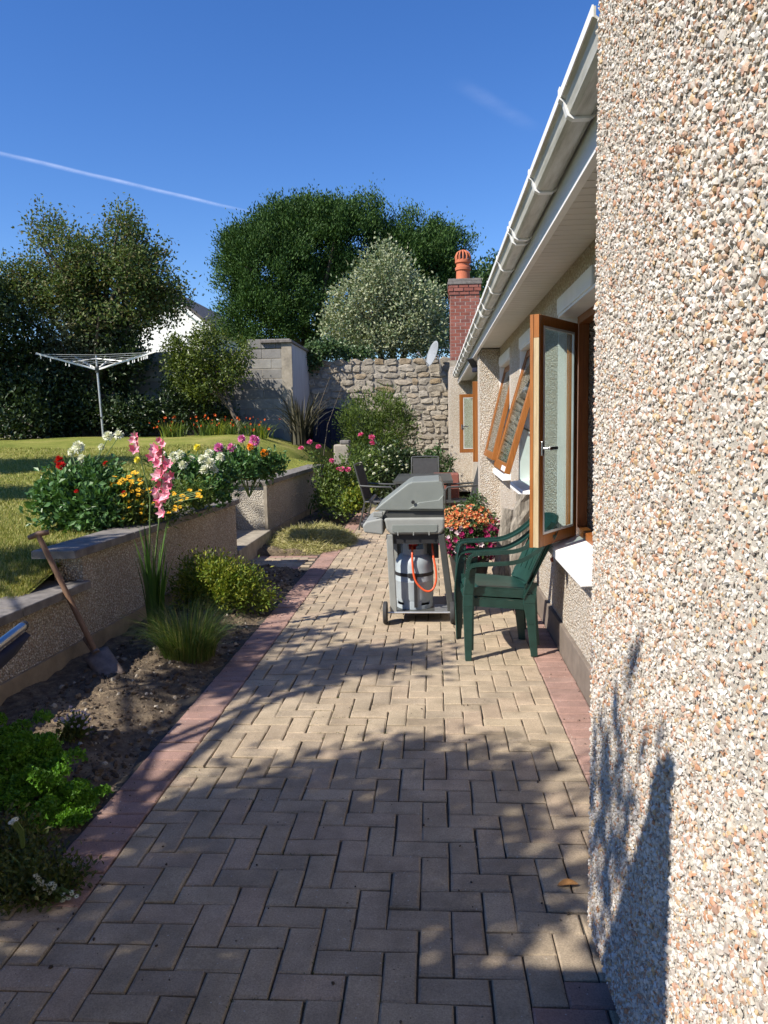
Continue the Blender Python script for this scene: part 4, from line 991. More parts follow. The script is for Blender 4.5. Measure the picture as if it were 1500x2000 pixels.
tree('leafy_tree', 'spreading dull green tree with reddish tips, left of the white house', 'tree', (-7.5, 17.1, 1.35), (-7.2, 17.1, 4.9), 0.16,
     [blob(140, 515, 17.2, 0.85, 1.0, 0.65), blob(215, 500, 17.2, 0.8, 1.0, 0.5), blob(270, 530, 17.2, 0.75, 0.9, 0.65), blob(110, 570, 17.0, 1.1, 1.0, 0.7), blob(200, 580, 17.0, 1.3, 1.1, 0.9), blob(300, 590, 17.2, 0.65, 0.8, 0.5), blob(40, 560, 17.2, 0.75, 0.9, 0.5), blob(345, 572, 17.2, 0.28, 0.4, 0.22), blob(100, 450, 17.3, 0.4, 0.5, 0.3), blob(250, 445, 17.3, 0.35, 0.5, 0.3)],
     300, 120, 0.17, 'l_tree', 0.085, 0.045, 0.30, 44, out=0.4, wob=0.1)
tree('weeping_shrub', 'grey green small-leaved shrub hanging below the leafy tree', 'shrub', (-8.0, 17.0, 1.35), (-8.0, 17.0, 3.4), 0.07,
     [blob(130, 640, 16.9, 0.65, 0.6, 0.75), blob(90, 690, 16.9, 0.4, 0.5, 0.5), blob(190, 660, 16.9, 0.45, 0.5, 0.6), blob(120, 720, 16.9, 0.55, 0.5, 0.4)], 330, 22, 0.1, 'l_grey', 0.075, 0.045, 0.4, 12, out=0.2, up=-0.4)
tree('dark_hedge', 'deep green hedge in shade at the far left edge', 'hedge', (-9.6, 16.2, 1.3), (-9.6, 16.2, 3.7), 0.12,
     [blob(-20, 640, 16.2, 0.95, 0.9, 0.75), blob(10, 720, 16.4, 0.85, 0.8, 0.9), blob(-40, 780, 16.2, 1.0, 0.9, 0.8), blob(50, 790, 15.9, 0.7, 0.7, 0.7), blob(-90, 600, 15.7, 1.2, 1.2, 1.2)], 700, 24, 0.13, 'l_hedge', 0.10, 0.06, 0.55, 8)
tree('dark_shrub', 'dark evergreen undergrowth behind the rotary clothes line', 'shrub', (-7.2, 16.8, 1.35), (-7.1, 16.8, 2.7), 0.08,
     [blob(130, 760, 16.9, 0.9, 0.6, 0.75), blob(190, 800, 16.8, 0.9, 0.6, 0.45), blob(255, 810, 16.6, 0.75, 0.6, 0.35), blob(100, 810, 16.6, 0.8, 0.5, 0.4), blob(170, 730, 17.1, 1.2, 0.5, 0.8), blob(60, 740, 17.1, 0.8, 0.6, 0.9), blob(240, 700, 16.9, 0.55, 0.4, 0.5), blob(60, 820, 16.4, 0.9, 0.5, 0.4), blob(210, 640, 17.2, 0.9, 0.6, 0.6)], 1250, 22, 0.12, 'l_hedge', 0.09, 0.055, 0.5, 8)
# the leaning small tree with its undergrowth in front of the outhouse
tree('small_garden_tree', 'small leaning tree with bright olive leaves in front of the block outhouse', 'tree', A(468, 858, 16.3), A(425, 700, 16.6), 0.06,
     [blob(400, 690, 16.6, 0.60, 0.55, 0.42), blob(440, 720, 16.5, 0.55, 0.5, 0.42), blob(370, 730, 16.6, 0.45, 0.5, 0.45), blob(410, 650, 16.6, 0.38, 0.4, 0.25), blob(470, 690, 16.5, 0.28, 0.35, 0.28), blob(345, 690, 16.6, 0.28, 0.4, 0.3), blob(400, 760, 16.5, 0.5, 0.4, 0.28)],
     430, 22, 0.09, 'l_bush', 0.075, 0.04, 0.45, 22, out=0.4, wob=0.03)
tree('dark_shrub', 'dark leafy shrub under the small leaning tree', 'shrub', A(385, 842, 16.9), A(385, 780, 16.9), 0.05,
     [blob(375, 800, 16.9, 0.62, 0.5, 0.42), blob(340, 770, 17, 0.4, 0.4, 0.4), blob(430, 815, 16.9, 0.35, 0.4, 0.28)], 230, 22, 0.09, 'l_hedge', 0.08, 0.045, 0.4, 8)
tree('green_shrub', 'rounded fine-leaved green shrub in front of the stone wall', 'shrub', (-1.45, 17.4, 0.0), (-1.45, 17.4, 1.9), 0.06,
     [blob(735, 800, 17.2, 0.62, 0.6, 0.38), blob(700, 830, 17, 0.42, 0.5, 0.45), blob(770, 830, 17.2, 0.42, 0.5, 0.45), blob(735, 860, 17, 0.75, 0.6, 0.55), blob(720, 900, 16.8, 0.8, 0.6, 0.6)], 520, 26, 0.09, 'l_shrub', 0.085, 0.022, 0.6, 10, out=0.8, up=0.6)
iv = thing('ivy', (-2.4, 20.2, 2.9), 'ivy spilling over the left end of the stone wall', 'ivy')
Cs, P, O = crown([blob(640, 680, 20.1, 0.55, 0.3, 0.16), blob(610, 700, 20.0, 0.25, 0.2, 0.3), blob(690, 690, 20.3, 0.5, 0.25, 0.10)], 160, 20, 0.07, 0.3)
add_leaves('foliage', 'l_ivy', iv, P, O + rnd_dirs(len(P)), O + np.array([0, -0.6, 0.5]), 0.075, 0.06)

def swords(name, label, cat, base, n, H, W, mat, spread, bend, group=None, seg=5):
    t = thing(name, base, label, cat, group); base = np.array(base)
    a = RNG.uniform(0, 2 * math.pi, n); D = np.stack([np.cos(a), np.sin(a), 0 * a], 1)
    P = base + D * RNG.uniform(0, spread, (n, 1))
    add_blades('blades', mat, t, P, D, RNG.uniform(H * 0.6, H, n), RNG.uniform(0.7, 1.2, n) * W, RNG.uniform(bend[0], bend[1], n), seg)
    return t
ph = swords('flax_plant', 'spiky bronze flax plant beside the outhouse corner', 'flax', A(590, 868, 16.6), 130, 1.25, 0.055, 'l_phormium', 0.22, (0.05, 0.75))
for (x0, y0, x1, y1) in ((625, 790, 645, 735), (640, 830, 668, 755)):
    q = MB(); q.tube([A(x0 - 8, y0 + 60, 16.5), A(x0, y0, 16.5), A(x1, y1, 16.5)], [0.012, 0.01, 0.006], 6); q.build('flower_stalk', 'bark', ph)
# crocosmia clumps along the far lawn edge
for k, (x, y) in enumerate([(330, 848), (345, 850), (400, 848), (425, 850), (452, 850), (490, 852), (512, 856)]):
    base = A(x, y, 15.9); base[2] = float(lawn_z(base[0], base[1]))
    where = ['at the left end of the far border', 'second from the left in the far border', 'third along the far border', 'fourth along the far border under the leaning tree', 'just left of the leaning trunk', 'just right of the leaning trunk', 'at the right end of the far border'][k]
    t = swords('crocosmia', 'orange flowered crocosmia clump ' + where, 'flowers', base, 60, 0.42, 0.02, 'l_shrub' if k % 3 else 'l_fern', 0.22, (0.15, 0.95), 'crocosmia clumps along the far lawn edge')
    for q in range(9 if k in (1, 2, 3, 5) else 5):
        p = base + np.array([random.gauss(0, 0.17), random.gauss(0, 0.1) - 0.1, random.uniform(0.12, 0.42)])
        bloom(t, 'trumpet', 'p_crocosmia', p, random.uniform(0.016, 0.036), (random.gauss(0, 1), -1, 0.4))

# ================================================================== FLOWERS ON THE UPPER BED
def bush(name, label, cat, base, blobs, ncl, per, spread, mat, ln, wd, heads=(), stems=True, shell=0.45, group=None, out=0.6, up=0.3):
    t = thing(name, base, label, cat, group)
    Cs, P, O = crown(blobs, ncl, per, spread, shell); n = len(P)
    P[:, 2] = np.maximum(P[:, 2], base[2] + 0.01)
    add_leaves('foliage', mat, t, P, O * out + rnd_dirs(n) * 0.8 + np.array([0, 0, up]), rnd_dirs(n) * 0.7 + O * 0.5 + np.array([0, 0, 0.9]), RNG.uniform(0.7, 1.3, n) * ln, RNG.uniform(0.7, 1.3, n) * wd)
    b = MB()
    for c in Cs[:14]: b.tube([np.array(base), (np.array(base) + c) / 2 + np.array([0, 0, 0.03]), c], [0.007, 0.005, 0.003], 5)
    for (kind, m, pos, r, face) in heads:
        bloom(t, kind, m, pos, r, face)
        p = np.array(pos); q = p * 0.35 + np.array(base) * 0.65; q[2] = p[2] * 0.6 + base[2] * 0.4
        b.tube([q, (p + q) / 2 + np.array([0.01, 0, 0.01]), p - np.array([0, 0, r * 0.2])], 0.0035, 5)
    b.build('stems', 'stem', t, kind='stuff')
    return t
def H(kind, m, x, y, Y, r, face=(0, -0.5, 0.8)): return (kind, m, A(x, y, Y), r * (1.22 if kind == 'ball' else 1.0), (face[0] + random.gauss(0, 0.2), face[1] + random.gauss(0, 0.2), face[2]))
def LB(x, y, Y):
    p = A(x, y, Y); p[2] = float(lawn_z(p[0], p[1])); return p
bush('dahlia_plant', 'bushy dark leaved dahlia with red and white blooms, leftmost in the upper bed', 'flowers', LB(160, 1010, 6.1),
     [blob(150, 975, 6.1, 0.26, 0.25, 0.20), blob(110, 990, 6.1, 0.20, 0.2, 0.16), blob(205, 960, 6.2, 0.24, 0.24, 0.19), blob(190, 1005, 6.0, 0.22, 0.2, 0.14), blob(120, 945, 6.2, 0.14, 0.15, 0.12), blob(190, 930, 6.3, 0.16, 0.15, 0.10)], 300, 18, 0.045, 'l_dahlia', 0.062, 0.036,
     [H('ball', 'p_white', 153, 873, 6.3, 0.050), H('ball', 'p_white', 140, 883, 6.3, 0.034), H('ball', 'p_white', 160, 896, 6.2, 0.036), H('ball', 'p_white', 211, 852, 6.6, 0.044), H('ball', 'p_white', 232, 850, 6.6, 0.044), H('ball', 'p_white', 198, 873, 6.5, 0.028),
      H('ball', 'p_red', 116, 900, 6.1, 0.042), H('open', 'p_red', 119, 910, 6.05, 0.045), H('open', 'p_red', 207, 906, 6.2, 0.030), H('open', 'p_red', 150, 960, 5.85, 0.024), H('open', 'p_red', 242, 962, 5.95, 0.02)], group='dahlias in the upper bed')
bush('rudbeckia_plant', 'loose mass of small yellow daisies in the middle of the upper bed', 'flowers', LB(270, 985, 6.4),
     [blob(265, 980, 6.3, 0.22, 0.22, 0.17), blob(320, 975, 6.5, 0.24, 0.2, 0.15), blob(370, 970, 6.7, 0.22, 0.2, 0.13), blob(250, 1005, 6.1, 0.16, 0.16, 0.12), blob(290, 1000, 6.2, 0.2, 0.16, 0.1)], 190, 16, 0.05, 'l_shrub', 0.05, 0.018,
     [H('daisy', 'p_yellow', x + random.gauss(0, 6), y + random.gauss(0, 5), 6.12 + random.gauss(0, 0.10), random.uniform(0.018, 0.030)) for x, y in
      [(222, 940), (232, 948), (246, 940), (252, 950), (262, 930), (258, 955), (245, 965), (270, 965), (240, 978), (255, 985), (268, 980), (280, 975), (250, 1003), (262, 1008), (275, 1000), (282, 1012), (245, 1012), (350, 965), (358, 972), (380, 962), (392, 970), (342, 990), (335, 998), (285, 960), (300, 985), (275, 940), (228, 935)] for rep_ in range(3)])
bush('dahlia_plant', 'white flowered dahlia with a dense cluster of round heads', 'flowers', LB(385, 960, 7.2),
     [blob(380, 935, 7.2, 0.26, 0.25, 0.15), blob(415, 930, 7.3, 0.22, 0.2, 0.15), blob(345, 925, 7.1, 0.2, 0.2, 0.12), blob(400, 955, 7.0, 0.26, 0.2, 0.12)], 210, 18, 0.045, 'l_dahlia', 0.06, 0.034,
     [H('ball', 'p_white', x, y, 7.0 + random.gauss(0, 0.1), random.uniform(0.036, 0.05)) for x, y in [(340, 893), (352, 888), (372, 897), (357, 908), (380, 908), (395, 897), (408, 885), (410, 904), (430, 893), (398, 918), (355, 925), (418, 918), (340, 905)]]
     + [H('ball', 'p_lemon', 385, 874, 7.3, 0.036), H('ball', 'p_lemon', 268, 898, 6.9, 0.03)], group='dahlias in the upper bed')
bush('dahlia_plant', 'pink and orange flowered dahlia at the wall corner by the step', 'flowers', LB(485, 930, 9.3) + np.array([0, 0, -0.04]),
     [blob(480, 910, 9.2, 0.32, 0.3, 0.12), blob(520, 910, 9.4, 0.24, 0.25, 0.12), blob(450, 905, 9.2, 0.22, 0.25, 0.13)], 190, 18, 0.05, 'l_dahlia', 0.065, 0.036,
     [H('ball', 'p_mauve', 427, 875, 9.0, 0.060), H('ball', 'p_mauve', 452, 875, 9.0, 0.055), H('ball', 'p_mauve', 472, 857, 9.2, 0.048), H('ball', 'p_mauve', 497, 862, 9.2, 0.066), H('ball', 'p_mauve', 494, 856, 9.2, 0.04), H('ball', 'p_orange', 489, 873, 9.1, 0.045), H('ball', 'p_orange', 516, 885, 9.1, 0.05)], group='dahlias in the upper bed')
# gladiolus in the lower bed
gb_ = on_level(303, 1245, 0.03)
gl = thing('gladiolus', gb_, 'tall gladiolus with two pink flower spikes in front of the low wall', 'flowers')
n = 30; a = RNG.uniform(0, 6.28, n); D = np.stack([np.cos(a), np.sin(a) * 0.6, 0 * a], 1)
add_blades('leaves', 'l_sword', gl, gb_ + D * RNG.uniform(0.0, 0.075, (n, 1)), D, RNG.uniform(0.5, 0.95, n), RNG.uniform(0.022, 0.038, n), RNG.uniform(0.0, 0.2, n), 6, 0.03)
Yg = gb_[1]
for (x0, y0, x1, y1, fl) in ((302, 1100, 318, 852, [(310, 985), (318, 972), (322, 955), (314, 948), (325, 935), (312, 925), (322, 915), (308, 905), (318, 897), (313, 885), (306, 878), (318, 868), (310, 860), (298, 892), (330, 948), (333, 930), (316, 1002), (304, 960), (306, 930), (328, 905), (300, 875), (325, 965), (309, 972)]), (292, 1100, 262, 842, [(263, 850), (258, 860), (268, 868), (262, 877), (266, 858)])):
    p0, p1 = A(x0, y0, Yg), A(x1, y1, Yg - 0.05); mid = (p0 + p1) / 2 + np.array([0.02 if fl[0][0] > 290 else 0.06, 0, 0])
    q = MB(); q.tube([gb_, p0, mid, p1], [0.008, 0.007, 0.005, 0.003], 6); q.build('flower_stem', 'stem', gl)
    for (x, y) in fl: bloom(gl, 'trumpet', 'p_glad', A(x, y, Yg - 0.04 + random.gauss(0, 0.02)), random.uniform(0.036, 0.052) if y > 870 else 0.03, (random.gauss(0, 0.5), -1, 0.35), 'floret')

# ================================================================== LOWER BED PLANTS
tb = on_level(368, 1285, 0.03)
t = thing('grass_tuft', tb, 'fine green grass tuft in the bed below the gladiolus', 'grass tuft')
n = 1500; a = RNG.uniform(0, 6.28, n); D = np.stack([np.cos(a), np.sin(a), 0 * a], 1)
add_blades('blades', 'l_tuft', t, tb + D * (RNG.random((n, 1)) ** 0.6) * 0.17, D, RNG.uniform(0.14, 0.46, n), RNG.uniform(0.003, 0.006, n), RNG.uniform(0.1, 1.15, n), 4, 0.05)
fb = on_level(425, 1190, 0.03)
bush('astilbe_plant', 'yellow green ferny plant by the far end of the long low wall', 'plant', fb,
     [blob(400, 1125, fb[1], 0.22, 0.2, 0.15), blob(440, 1130, fb[1], 0.24, 0.2, 0.14), blob(480, 1150, fb[1], 0.2, 0.18, 0.11), blob(385, 1155, fb[1], 0.22, 0.2, 0.14), blob(515, 1165, fb[1], 0.10, 0.1, 0.07), blob(440, 1165, fb[1] - 0.1, 0.25, 0.2, 0.12)], 260, 44, 0.045, 'l_fern', 0.034, 0.014, out=0.9)
pk = on_level(148, 1465, 0.0)
bush('pink_sedum', 'small plant with tiny pale pink flowers on the bare soil', 'flowers', pk, [blob(148, 1435, pk[1], 0.055, 0.06, 0.05), blob(130, 1430, pk[1], 0.05, 0.05, 0.035)], 60, 10, 0.02, 'l_olive', 0.022, 0.012,
     [H('daisy', 'p_lilac', 148 + random.gauss(0, 20), 1405 + random.gauss(0, 12) + 0.0, pk[1] - 0.03 + random.gauss(0, 0.03), random.uniform(0.007, 0.012)) for k in range(46)])
# curly parsley: crinkled domes
pb = on_level(40, 1640, 0.0)
par = thing('parsley_plant', (pb[0], pb[1], 0), 'curly bright green parsley bush at the left edge', 'herb')
P, D, Nn = [], [], []
for (x, y, Y, r) in [(40, 1475, 3.05, 0.13), (-20, 1480, 3.05, 0.15), (95, 1505, 3.0, 0.12), (120, 1565, 2.95, 0.12), (60, 1540, 2.88, 0.14), (0, 1550, 2.88, 0.14), (105, 1620, 2.86, 0.12), (40, 1605, 2.82, 0.14), (-20, 1600, 2.82, 0.15), (140, 1600, 2.95, 0.08), (75, 1650, 2.82, 0.11), (10, 1650, 2.78, 0.12), (125, 1650, 2.86, 0.09), (70, 1460, 3.1, 0.10), (10, 1450, 3.15, 0.12)]:
    for s_ in range(15):
        c = A(x, y, Y) + RNG.normal(size=3) * r * np.array([0.5, 0.5, 0.34]); rr_ = random.uniform(0.032, 0.058); k = 150
        d = rnd_dirs(k); d[:, 2] = np.abs(d[:, 2]) * 0.9 - 0.15
        P.append(c + d * rr_ * RNG.uniform(0.7, 1.05, (k, 1))); D.append(rnd_dirs(k)); Nn.append(d + rnd_dirs(k) * 0.6)
P, D, Nn = np.concatenate(P), np.concatenate(D), np.concatenate(Nn)
P[:, 2] = np.maximum(P[:, 2], 0.02)
add_leaves('foliage', 'l_herb', par, P, D, Nn, RNG.uniform(0.012, 0.024, len(P)), RNG.uniform(0.010, 0.018, len(P)), 0.35)
ab = on_level(60, 1740, 0.0)
bush('alyssum_plant', 'sprawling olive plant with small white flowers at the lower left corner', 'flowers', ab, [blob(40, 1700, ab[1], 0.10, 0.10, 0.07), blob(90, 1720, ab[1], 0.09, 0.09, 0.06), blob(-10, 1690, ab[1] + 0.1, 0.14, 0.12, 0.10), blob(130, 1715, ab[1] + 0.05, 0.06, 0.07, 0.05), blob(10, 1740, ab[1] - 0.05, 0.12, 0.08, 0.06), blob(30, 1650, ab[1] + 0.15, 0.12, 0.1, 0.1), blob(110, 1750, ab[1] - 0.03, 0.06, 0.05, 0.03)], 300, 16, 0.025, 'l_olive', 0.022, 0.010,
     [H('daisy', 'p_white', x + random.gauss(0, 4), y + random.gauss(0, 4), ab[1] - 0.06, 0.009) for x, y in [(72, 1715), (80, 1722), (70, 1732), (97, 1728), (104, 1735), (100, 1742), (92, 1735), (130, 1752), (122, 1758), (140, 1745), (22, 1760), (15, 1755), (28, 1600), (24, 1604)] for r in range(3)])
# dried grass heap on the far path edge
n = 24000; u = RNG.random(n) * 2 * math.pi; q = RNG.random(n) ** 0.5
Pd = np.stack([-1.68 + 0.60 * q * np.cos(u), 10.15 + 1.0 * q * np.sin(u), 0.17 * (1 - q ** 2) + 0.006], 1) + RNG.normal(size=(n, 3)) * np.array([0.03, 0.05, 0.006])
Pd[:, 2] = np.maximum(Pd[:, 2] + 0.03 * np.sin(Pd[:, 0] * 9) * np.sin(Pd[:, 1] * 7), 0.004)
dg = thing('cut_grass_heap', (-1.68, 10.15, 0), 'low heap of drying cut grass at the edge of the paving', 'cut grass')
d = rnd_dirs(n) * np.array([1, 1, 0.45]); add_leaves('straw', 'l_dry', dg, Pd, d, rnd_dirs(n) + np.array([0, 0, 1.0]), RNG.uniform(0.05, 0.13, n), RNG.uniform(0.004, 0.008, n), 0.1, kind='stuff')
b = MB(); b.lathe([(0.62, 0.0), (0.5, 0.055), (0.3, 0.115), (0.05, 0.145)], (0, 0, 0), 24); b.v = [(-1.68 + x * 0.95, 10.15 + y * 1.5, z) for x, y, z in b.v]; b.build('mound', 'field', dg, smooth=True)
# roses
rb = on_level(665, 1010, 0.0)
bush('rose_bush', 'tall rose bush with pink blooms at the end of the far low wall', 'flowers', rb,
     [blob(650, 940, 12.4, 0.30, 0.3, 0.25), blob(690, 920, 12.6, 0.34, 0.3, 0.30), blob(670, 985, 12.0, 0.35, 0.3, 0.2), blob(715, 900, 12.8, 0.28, 0.3, 0.22), blob(620, 895, 12.5, 0.14, 0.15, 0.12), blob(640, 975, 12.2, 0.2, 0.25, 0.25)], 230, 15, 0.07, 'l_shrub', 0.06, 0.032,
     [H('open', 'p_pink', x, y, 12.2, r) for x, y, r in [(588, 876, 0.055), (605, 864, 0.055), (622, 873, 0.055), (705, 850, 0.06), (726, 855, 0.065), (727, 866, 0.06), (648, 900, 0.05), (668, 917, 0.06), (680, 918, 0.06), (660, 916, 0.04)]]
     + [H('open', 'p_white', x, y, 12.1, 0.03) for x, y in [(704, 905), (712, 918), (735, 908), (748, 912), (755, 918), (722, 890), (730, 925), (700, 915), (708, 925)]], up=0.5)
bush('white_flowering_shrub', 'dark shrub dotted with small white flowers behind the patio table', 'shrub', on_level(775, 985, 0), [blob(770, 905, 14.2, 0.5, 0.4, 0.35), blob(740, 930, 14, 0.45, 0.4, 0.35), blob(800, 920, 14.3, 0.35, 0.4, 0.3)], 210, 18, 0.08, 'l_hedge', 0.09, 0.035,
     [H('open', 'p_white', 765 + random.gauss(0, 24), 895 + random.gauss(0, 22), 13.7, random.uniform(0.018, 0.03)) for k in range(26)])
bush('lime_plant', 'low lime yellow plant at the foot of the roses', 'plant', on_level(700, 998, 0), [blob(700, 970, 12.0, 0.2, 0.2, 0.1), blob(690, 980, 11.9, 0.15, 0.18, 0.09)], 70, 16, 0.05, 'l_fern', 0.06, 0.04)
swords('iris_clump', 'upright green iris leaves against the far low wall', 'plant', on_level(600, 1010, 0.02), 26, 0.5, 0.022, 'l_sword', 0.10, (0.05, 0.45))
swords('iris_clump', 'arching long leaves below the roses', 'plant', on_level(735, 985, 0.0), 60, 0.75, 0.02, 'l_shrub', 0.15, (0.2, 0.9))
cp = thing('stone_post', A(668, 920, 14.5), 'short weathered stone gatepost beside the roses', 'post')
p0 = A(668, 900, 14.5)
MB().box(p0[0] - 0.15, p0[0] + 0.15, 14.45, 14.75, 0.0, A(668, 868, 14.5)[2]).build('post', 'concrete', cp, bevel=0.03); MB().box(p0[0] - 0.03, p0[0] + 0.15, 14.46, 14.74, A(668, 868, 14.5)[2] + 0.001, A(668, 862, 14.5)[2] + 0.02).build('cap', 'coping', cp, bevel=0.02)

# ================================================================== GARDEN OBJECTS
# spade leaning on the low wall
sp0, sp1, sp2 = A(75, 1046, 4.62), A(186, 1272, 4.60), A(222, 1322, 4.45)
spd = thing('spade', sp2, 'long handled spade with a T grip leaning on the low wall', 'spade')
MB().tube([sp0, sp0 * 0.5 + sp1 * 0.5, sp1], [0.017, 0.018, 0.019], 10).build('shaft', 'handle_wood', spd, smooth=True)
MB().tube([sp0 + np.array([-0.062, 0.0, -0.014]), sp0 + np.array([0, 0, 0.010]), sp0 + np.array([0.058, 0.02, 0.018])], [0.016, 0.019, 0.016], 10).build('grip', 'handle_wood', spd, smooth=True)
dv = (sp2 - sp1) / np.linalg.norm(sp2 - sp1); e1 = sp1 + dv * 0.30
b = MB(); sx = np.array([0.72, 0.55, 0.35]); sx = sx - dv * (sx @ dv); sx /= np.linalg.norm(sx); nn = np.cross(dv, sx); nn = nn if nn[1] < 0 else -nn; ring = []
for t_ in np.linspace(0, 1, 7):
    for w_ in np.linspace(-1, 1, 7): ring.append(sp1 + dv * 0.27 * t_ + sx * w_ * (0.078 - 0.008 * t_) - nn * 0.018 * (w_ * w_) * (1 - 0.4 * t_))
F = [(i * 7 + j, i * 7 + j + 1, (i + 1) * 7 + j + 1, (i + 1) * 7 + j) for i in range(6) for j in range(6)]
b.add(ring, F); o = b.build('blade', 'spade', spd, smooth=True); md = o.modifiers.new('thick', 'SOLIDIFY'); md.thickness = 0.004
MB().tube([sp1 - dv * 0.14, sp1 + dv * 0.02], [0.0215, 0.024], 10).build('socket', 'spade', spd, smooth=True)

# gas barbecue seen from its end
Yn, Yf = 5.87, 6.50
bq = thing('gas_barbecue', (-0.15, 6.15, 0), 'grey hooded gas barbecue trolley standing on the paving', 'barbecue')
lid_poly = [(-0.47, 0.893), (-0.435, 0.925), (-0.205, 1.10), (-0.17, 1.113), (0.035, 1.122), (0.065, 1.10), (0.078, 1.04), (0.074, 0.885)]
lid = MB().prism(lid_poly, Yn, Yf).build('lid', 'bbq', bq, bevel=0.012, seg=3)
MB().prism([(-0.20, 0.905), (-0.12, 0.955), (0.03, 0.972), (0.066, 1.01), (0.068, 0.9)], Yn - 0.014, Yn - 0.0005).build('lid_panel', 'bbq', lid, bevel=0.005)
MB().lathe([(0.014, -0.028), (0.014, -0.0145)], (-0.165, Yn, 0.958), 12, 'y').build('lid_pivot', 'black', lid)
MB().tube([(-0.50, Yn + 0.08, 0.96), (-0.50, Yf - 0.08, 0.96)], 0.013, 8).build('lid_handle', 'black', lid, smooth=True)
b = MB(); b.bar((-0.50, Yn + 0.09, 0.96), (-0.455, Yn + 0.09, 0.93), 0.015, 0.015); b.bar((-0.50, Yf - 0.09, 0.96), (-0.455, Yf - 0.09, 0.93), 0.015, 0.015); b.build('handle_stand', 'black', lid)
b = MB(); b.prism([(-0.40, 0.836), (0.073, 0.836), (0.073, 0.884), (-0.36, 0.884)], Yn + 0.02, Yf - 0.01); b.build('body_rim', 'bbq_dark', bq)
tub = MB().prism([(-0.375, 0.745), (-0.34, 0.705), (0.045, 0.705), (0.072, 0.745), (0.078, 0.835), (-0.395, 0.835)], Yn - 0.005, Yf).build('body', 'bbq_light', bq, bevel=0.018, seg=3)
MB().prism([(-0.33, 0.735), (-0.31, 0.722), (0.005, 0.722), (0.02, 0.735), (0.02, 0.782), (-0.33, 0.782)], Yn - 0.011, Yn - 0.0055).build('end_recess', 'bbq', tub, bevel=0.006)
for k in range(3): MB().box(-0.29 + k * 0.12, -0.282 + k * 0.12, Yn - 0.0112, Yn - 0.004, 0.700, 0.730).build('rib', 'bbq_light', tub)
fs = MB().prism([(-0.56, 0.78), (-0.545, 0.725), (-0.398, 0.705), (-0.398, 0.832), (-0.42, 0.835), (-0.53, 0.812)], Yn - 0.02, Yf - 0.02).build('control_panel', 'bbq_light', bq, bevel=0.014, seg=3)
for k in range(3): MB().lathe([(0.022, -0.03), (0.026, 0.0)], (-0.553, Yn + 0.14 + k * 0.17, 0.765), 14, 'x').build('knob', 'black', fs)
MB().box(-0.475, -0.40, Yn - 0.012, Yn + 0.03, 0.845, 0.885).build('hinge_block', 'bbq_light', bq, bevel=0.006)
for y in (Yn + 0.03, Yf - 0.05):
    b = MB(); b.bar((-0.352, y, 0.705), (-0.330, y, 0.09), 0.052, 0.045, (0, 1, 0)); b.build('leg', 'bbq_light', bq, bevel=0.006)
    b = MB(); b.bar((0.048, y, 0.705), (0.118, y, 0.10), 0.050, 0.045, (0, 1, 0)); b.build('leg', 'bbq_dark', bq, bevel=0.006)
b = MB(); b.add([(0.030, Yn + 0.05, 0.70), (0.030, Yf - 0.06, 0.70), (0.075, Yf - 0.06, 0.36), (0.065, Yn + 0.06, 0.40), (0.042, Yn + 0.05, 0.70), (0.042, Yf - 0.06, 0.70), (0.087, Yf - 0.06, 0.36), (0.077, Yn + 0.06, 0.40)], [(0, 1, 2, 3), (7, 6, 5, 4), (0, 4, 5, 1), (1, 5, 6, 2), (2, 6, 7, 3), (3, 7, 4, 0)]); b.build('side_panel', 'bbq_dark', bq)
MB().box(-0.33, 0.03, Yf - 0.06, Yf - 0.045, 0.42, 0.702).build('back_panel', 'bbq_dark', bq)
MB().box(-0.34, 0.035, Yn + 0.03, Yn + 0.05, 0.63, 0.703).build('cross_member', 'black', bq)
sh = MB().box(-0.325, 0.105, Yn + 0.04, Yf - 0.06, 0.075, 0.090).build('bottom_shelf', 'bbq_dark', bq)
for k in range(5): MB().box(-0.01, 0.09, Yn + 0.05 + k * 0.045, Yn + 0.065 + k * 0.045, 0.0905, 0.094).build('slat', 'alu', sh)
for sx_, x in ((-1, -0.395), (1, 0.128)):
    w = MB().lathe([(0.055, -0.014), (0.082, -0.016), (0.088, -0.010), (0.088, 0.010), (0.082, 0.016), (0.055, 0.014)], (x, Yn + 0.01, 0.088), 24, 'x').build('wheel', 'rubber', bq, smooth=True)
    MB().lathe([(0.02, -0.020), (0.05, -0.0165), (0.05, 0.0165), (0.02, 0.020)], (x, Yn + 0.01, 0.088), 18, 'x').build('hub', 'bbq_dark', w, smooth=True)
MB().tube([(-0.385, Yn + 0.01, 0.088), (0.118, Yn + 0.01, 0.088)], 0.008, 8).build('axle', 'alu', bq)
# gas bottle on the barbecue's shelf
cc = (-0.170, 6.10, 0.092)
gc = thing('gas_cylinder', cc, 'grey gas bottle with black strap under the barbecue', 'gas bottle')
MB().lathe([(0.0, 0.035), (0.10, 0.03), (0.14, 0.05), (0.1525, 0.09), (0.1525, 0.215), (0.1535, 0.217), (0.1535, 0.222), (0.1525, 0.224), (0.1525, 0.345), (0.145, 0.385), (0.12, 0.42), (0.075, 0.445), (0.03, 0.452), (0.0, 0.452)], cc, 36).build('body', 'cyl', gc, smooth=True)
b = MB()
for k in range(32):        # foot ring with cut-outs along its upper edge
    a0, a1 = 2 * math.pi * k / 32, 2 * math.pi * (k + 1) / 32; hgt = 0.03 if k % 8 in (2, 3, 4) else 0.062; vs = []
    for r_ in (0.147, 0.141):
        for a_ in (a0, a1):
            for zz in (0.0, hgt): vs.append((cc[0] + r_ * math.cos(a_), cc[1] + r_ * math.sin(a_), cc[2] + zz))
    b.add(vs, [(0, 2, 3, 1), (4, 5, 7, 6), (1, 3, 7, 5), (0, 1, 5, 4), (2, 6, 7, 3)])
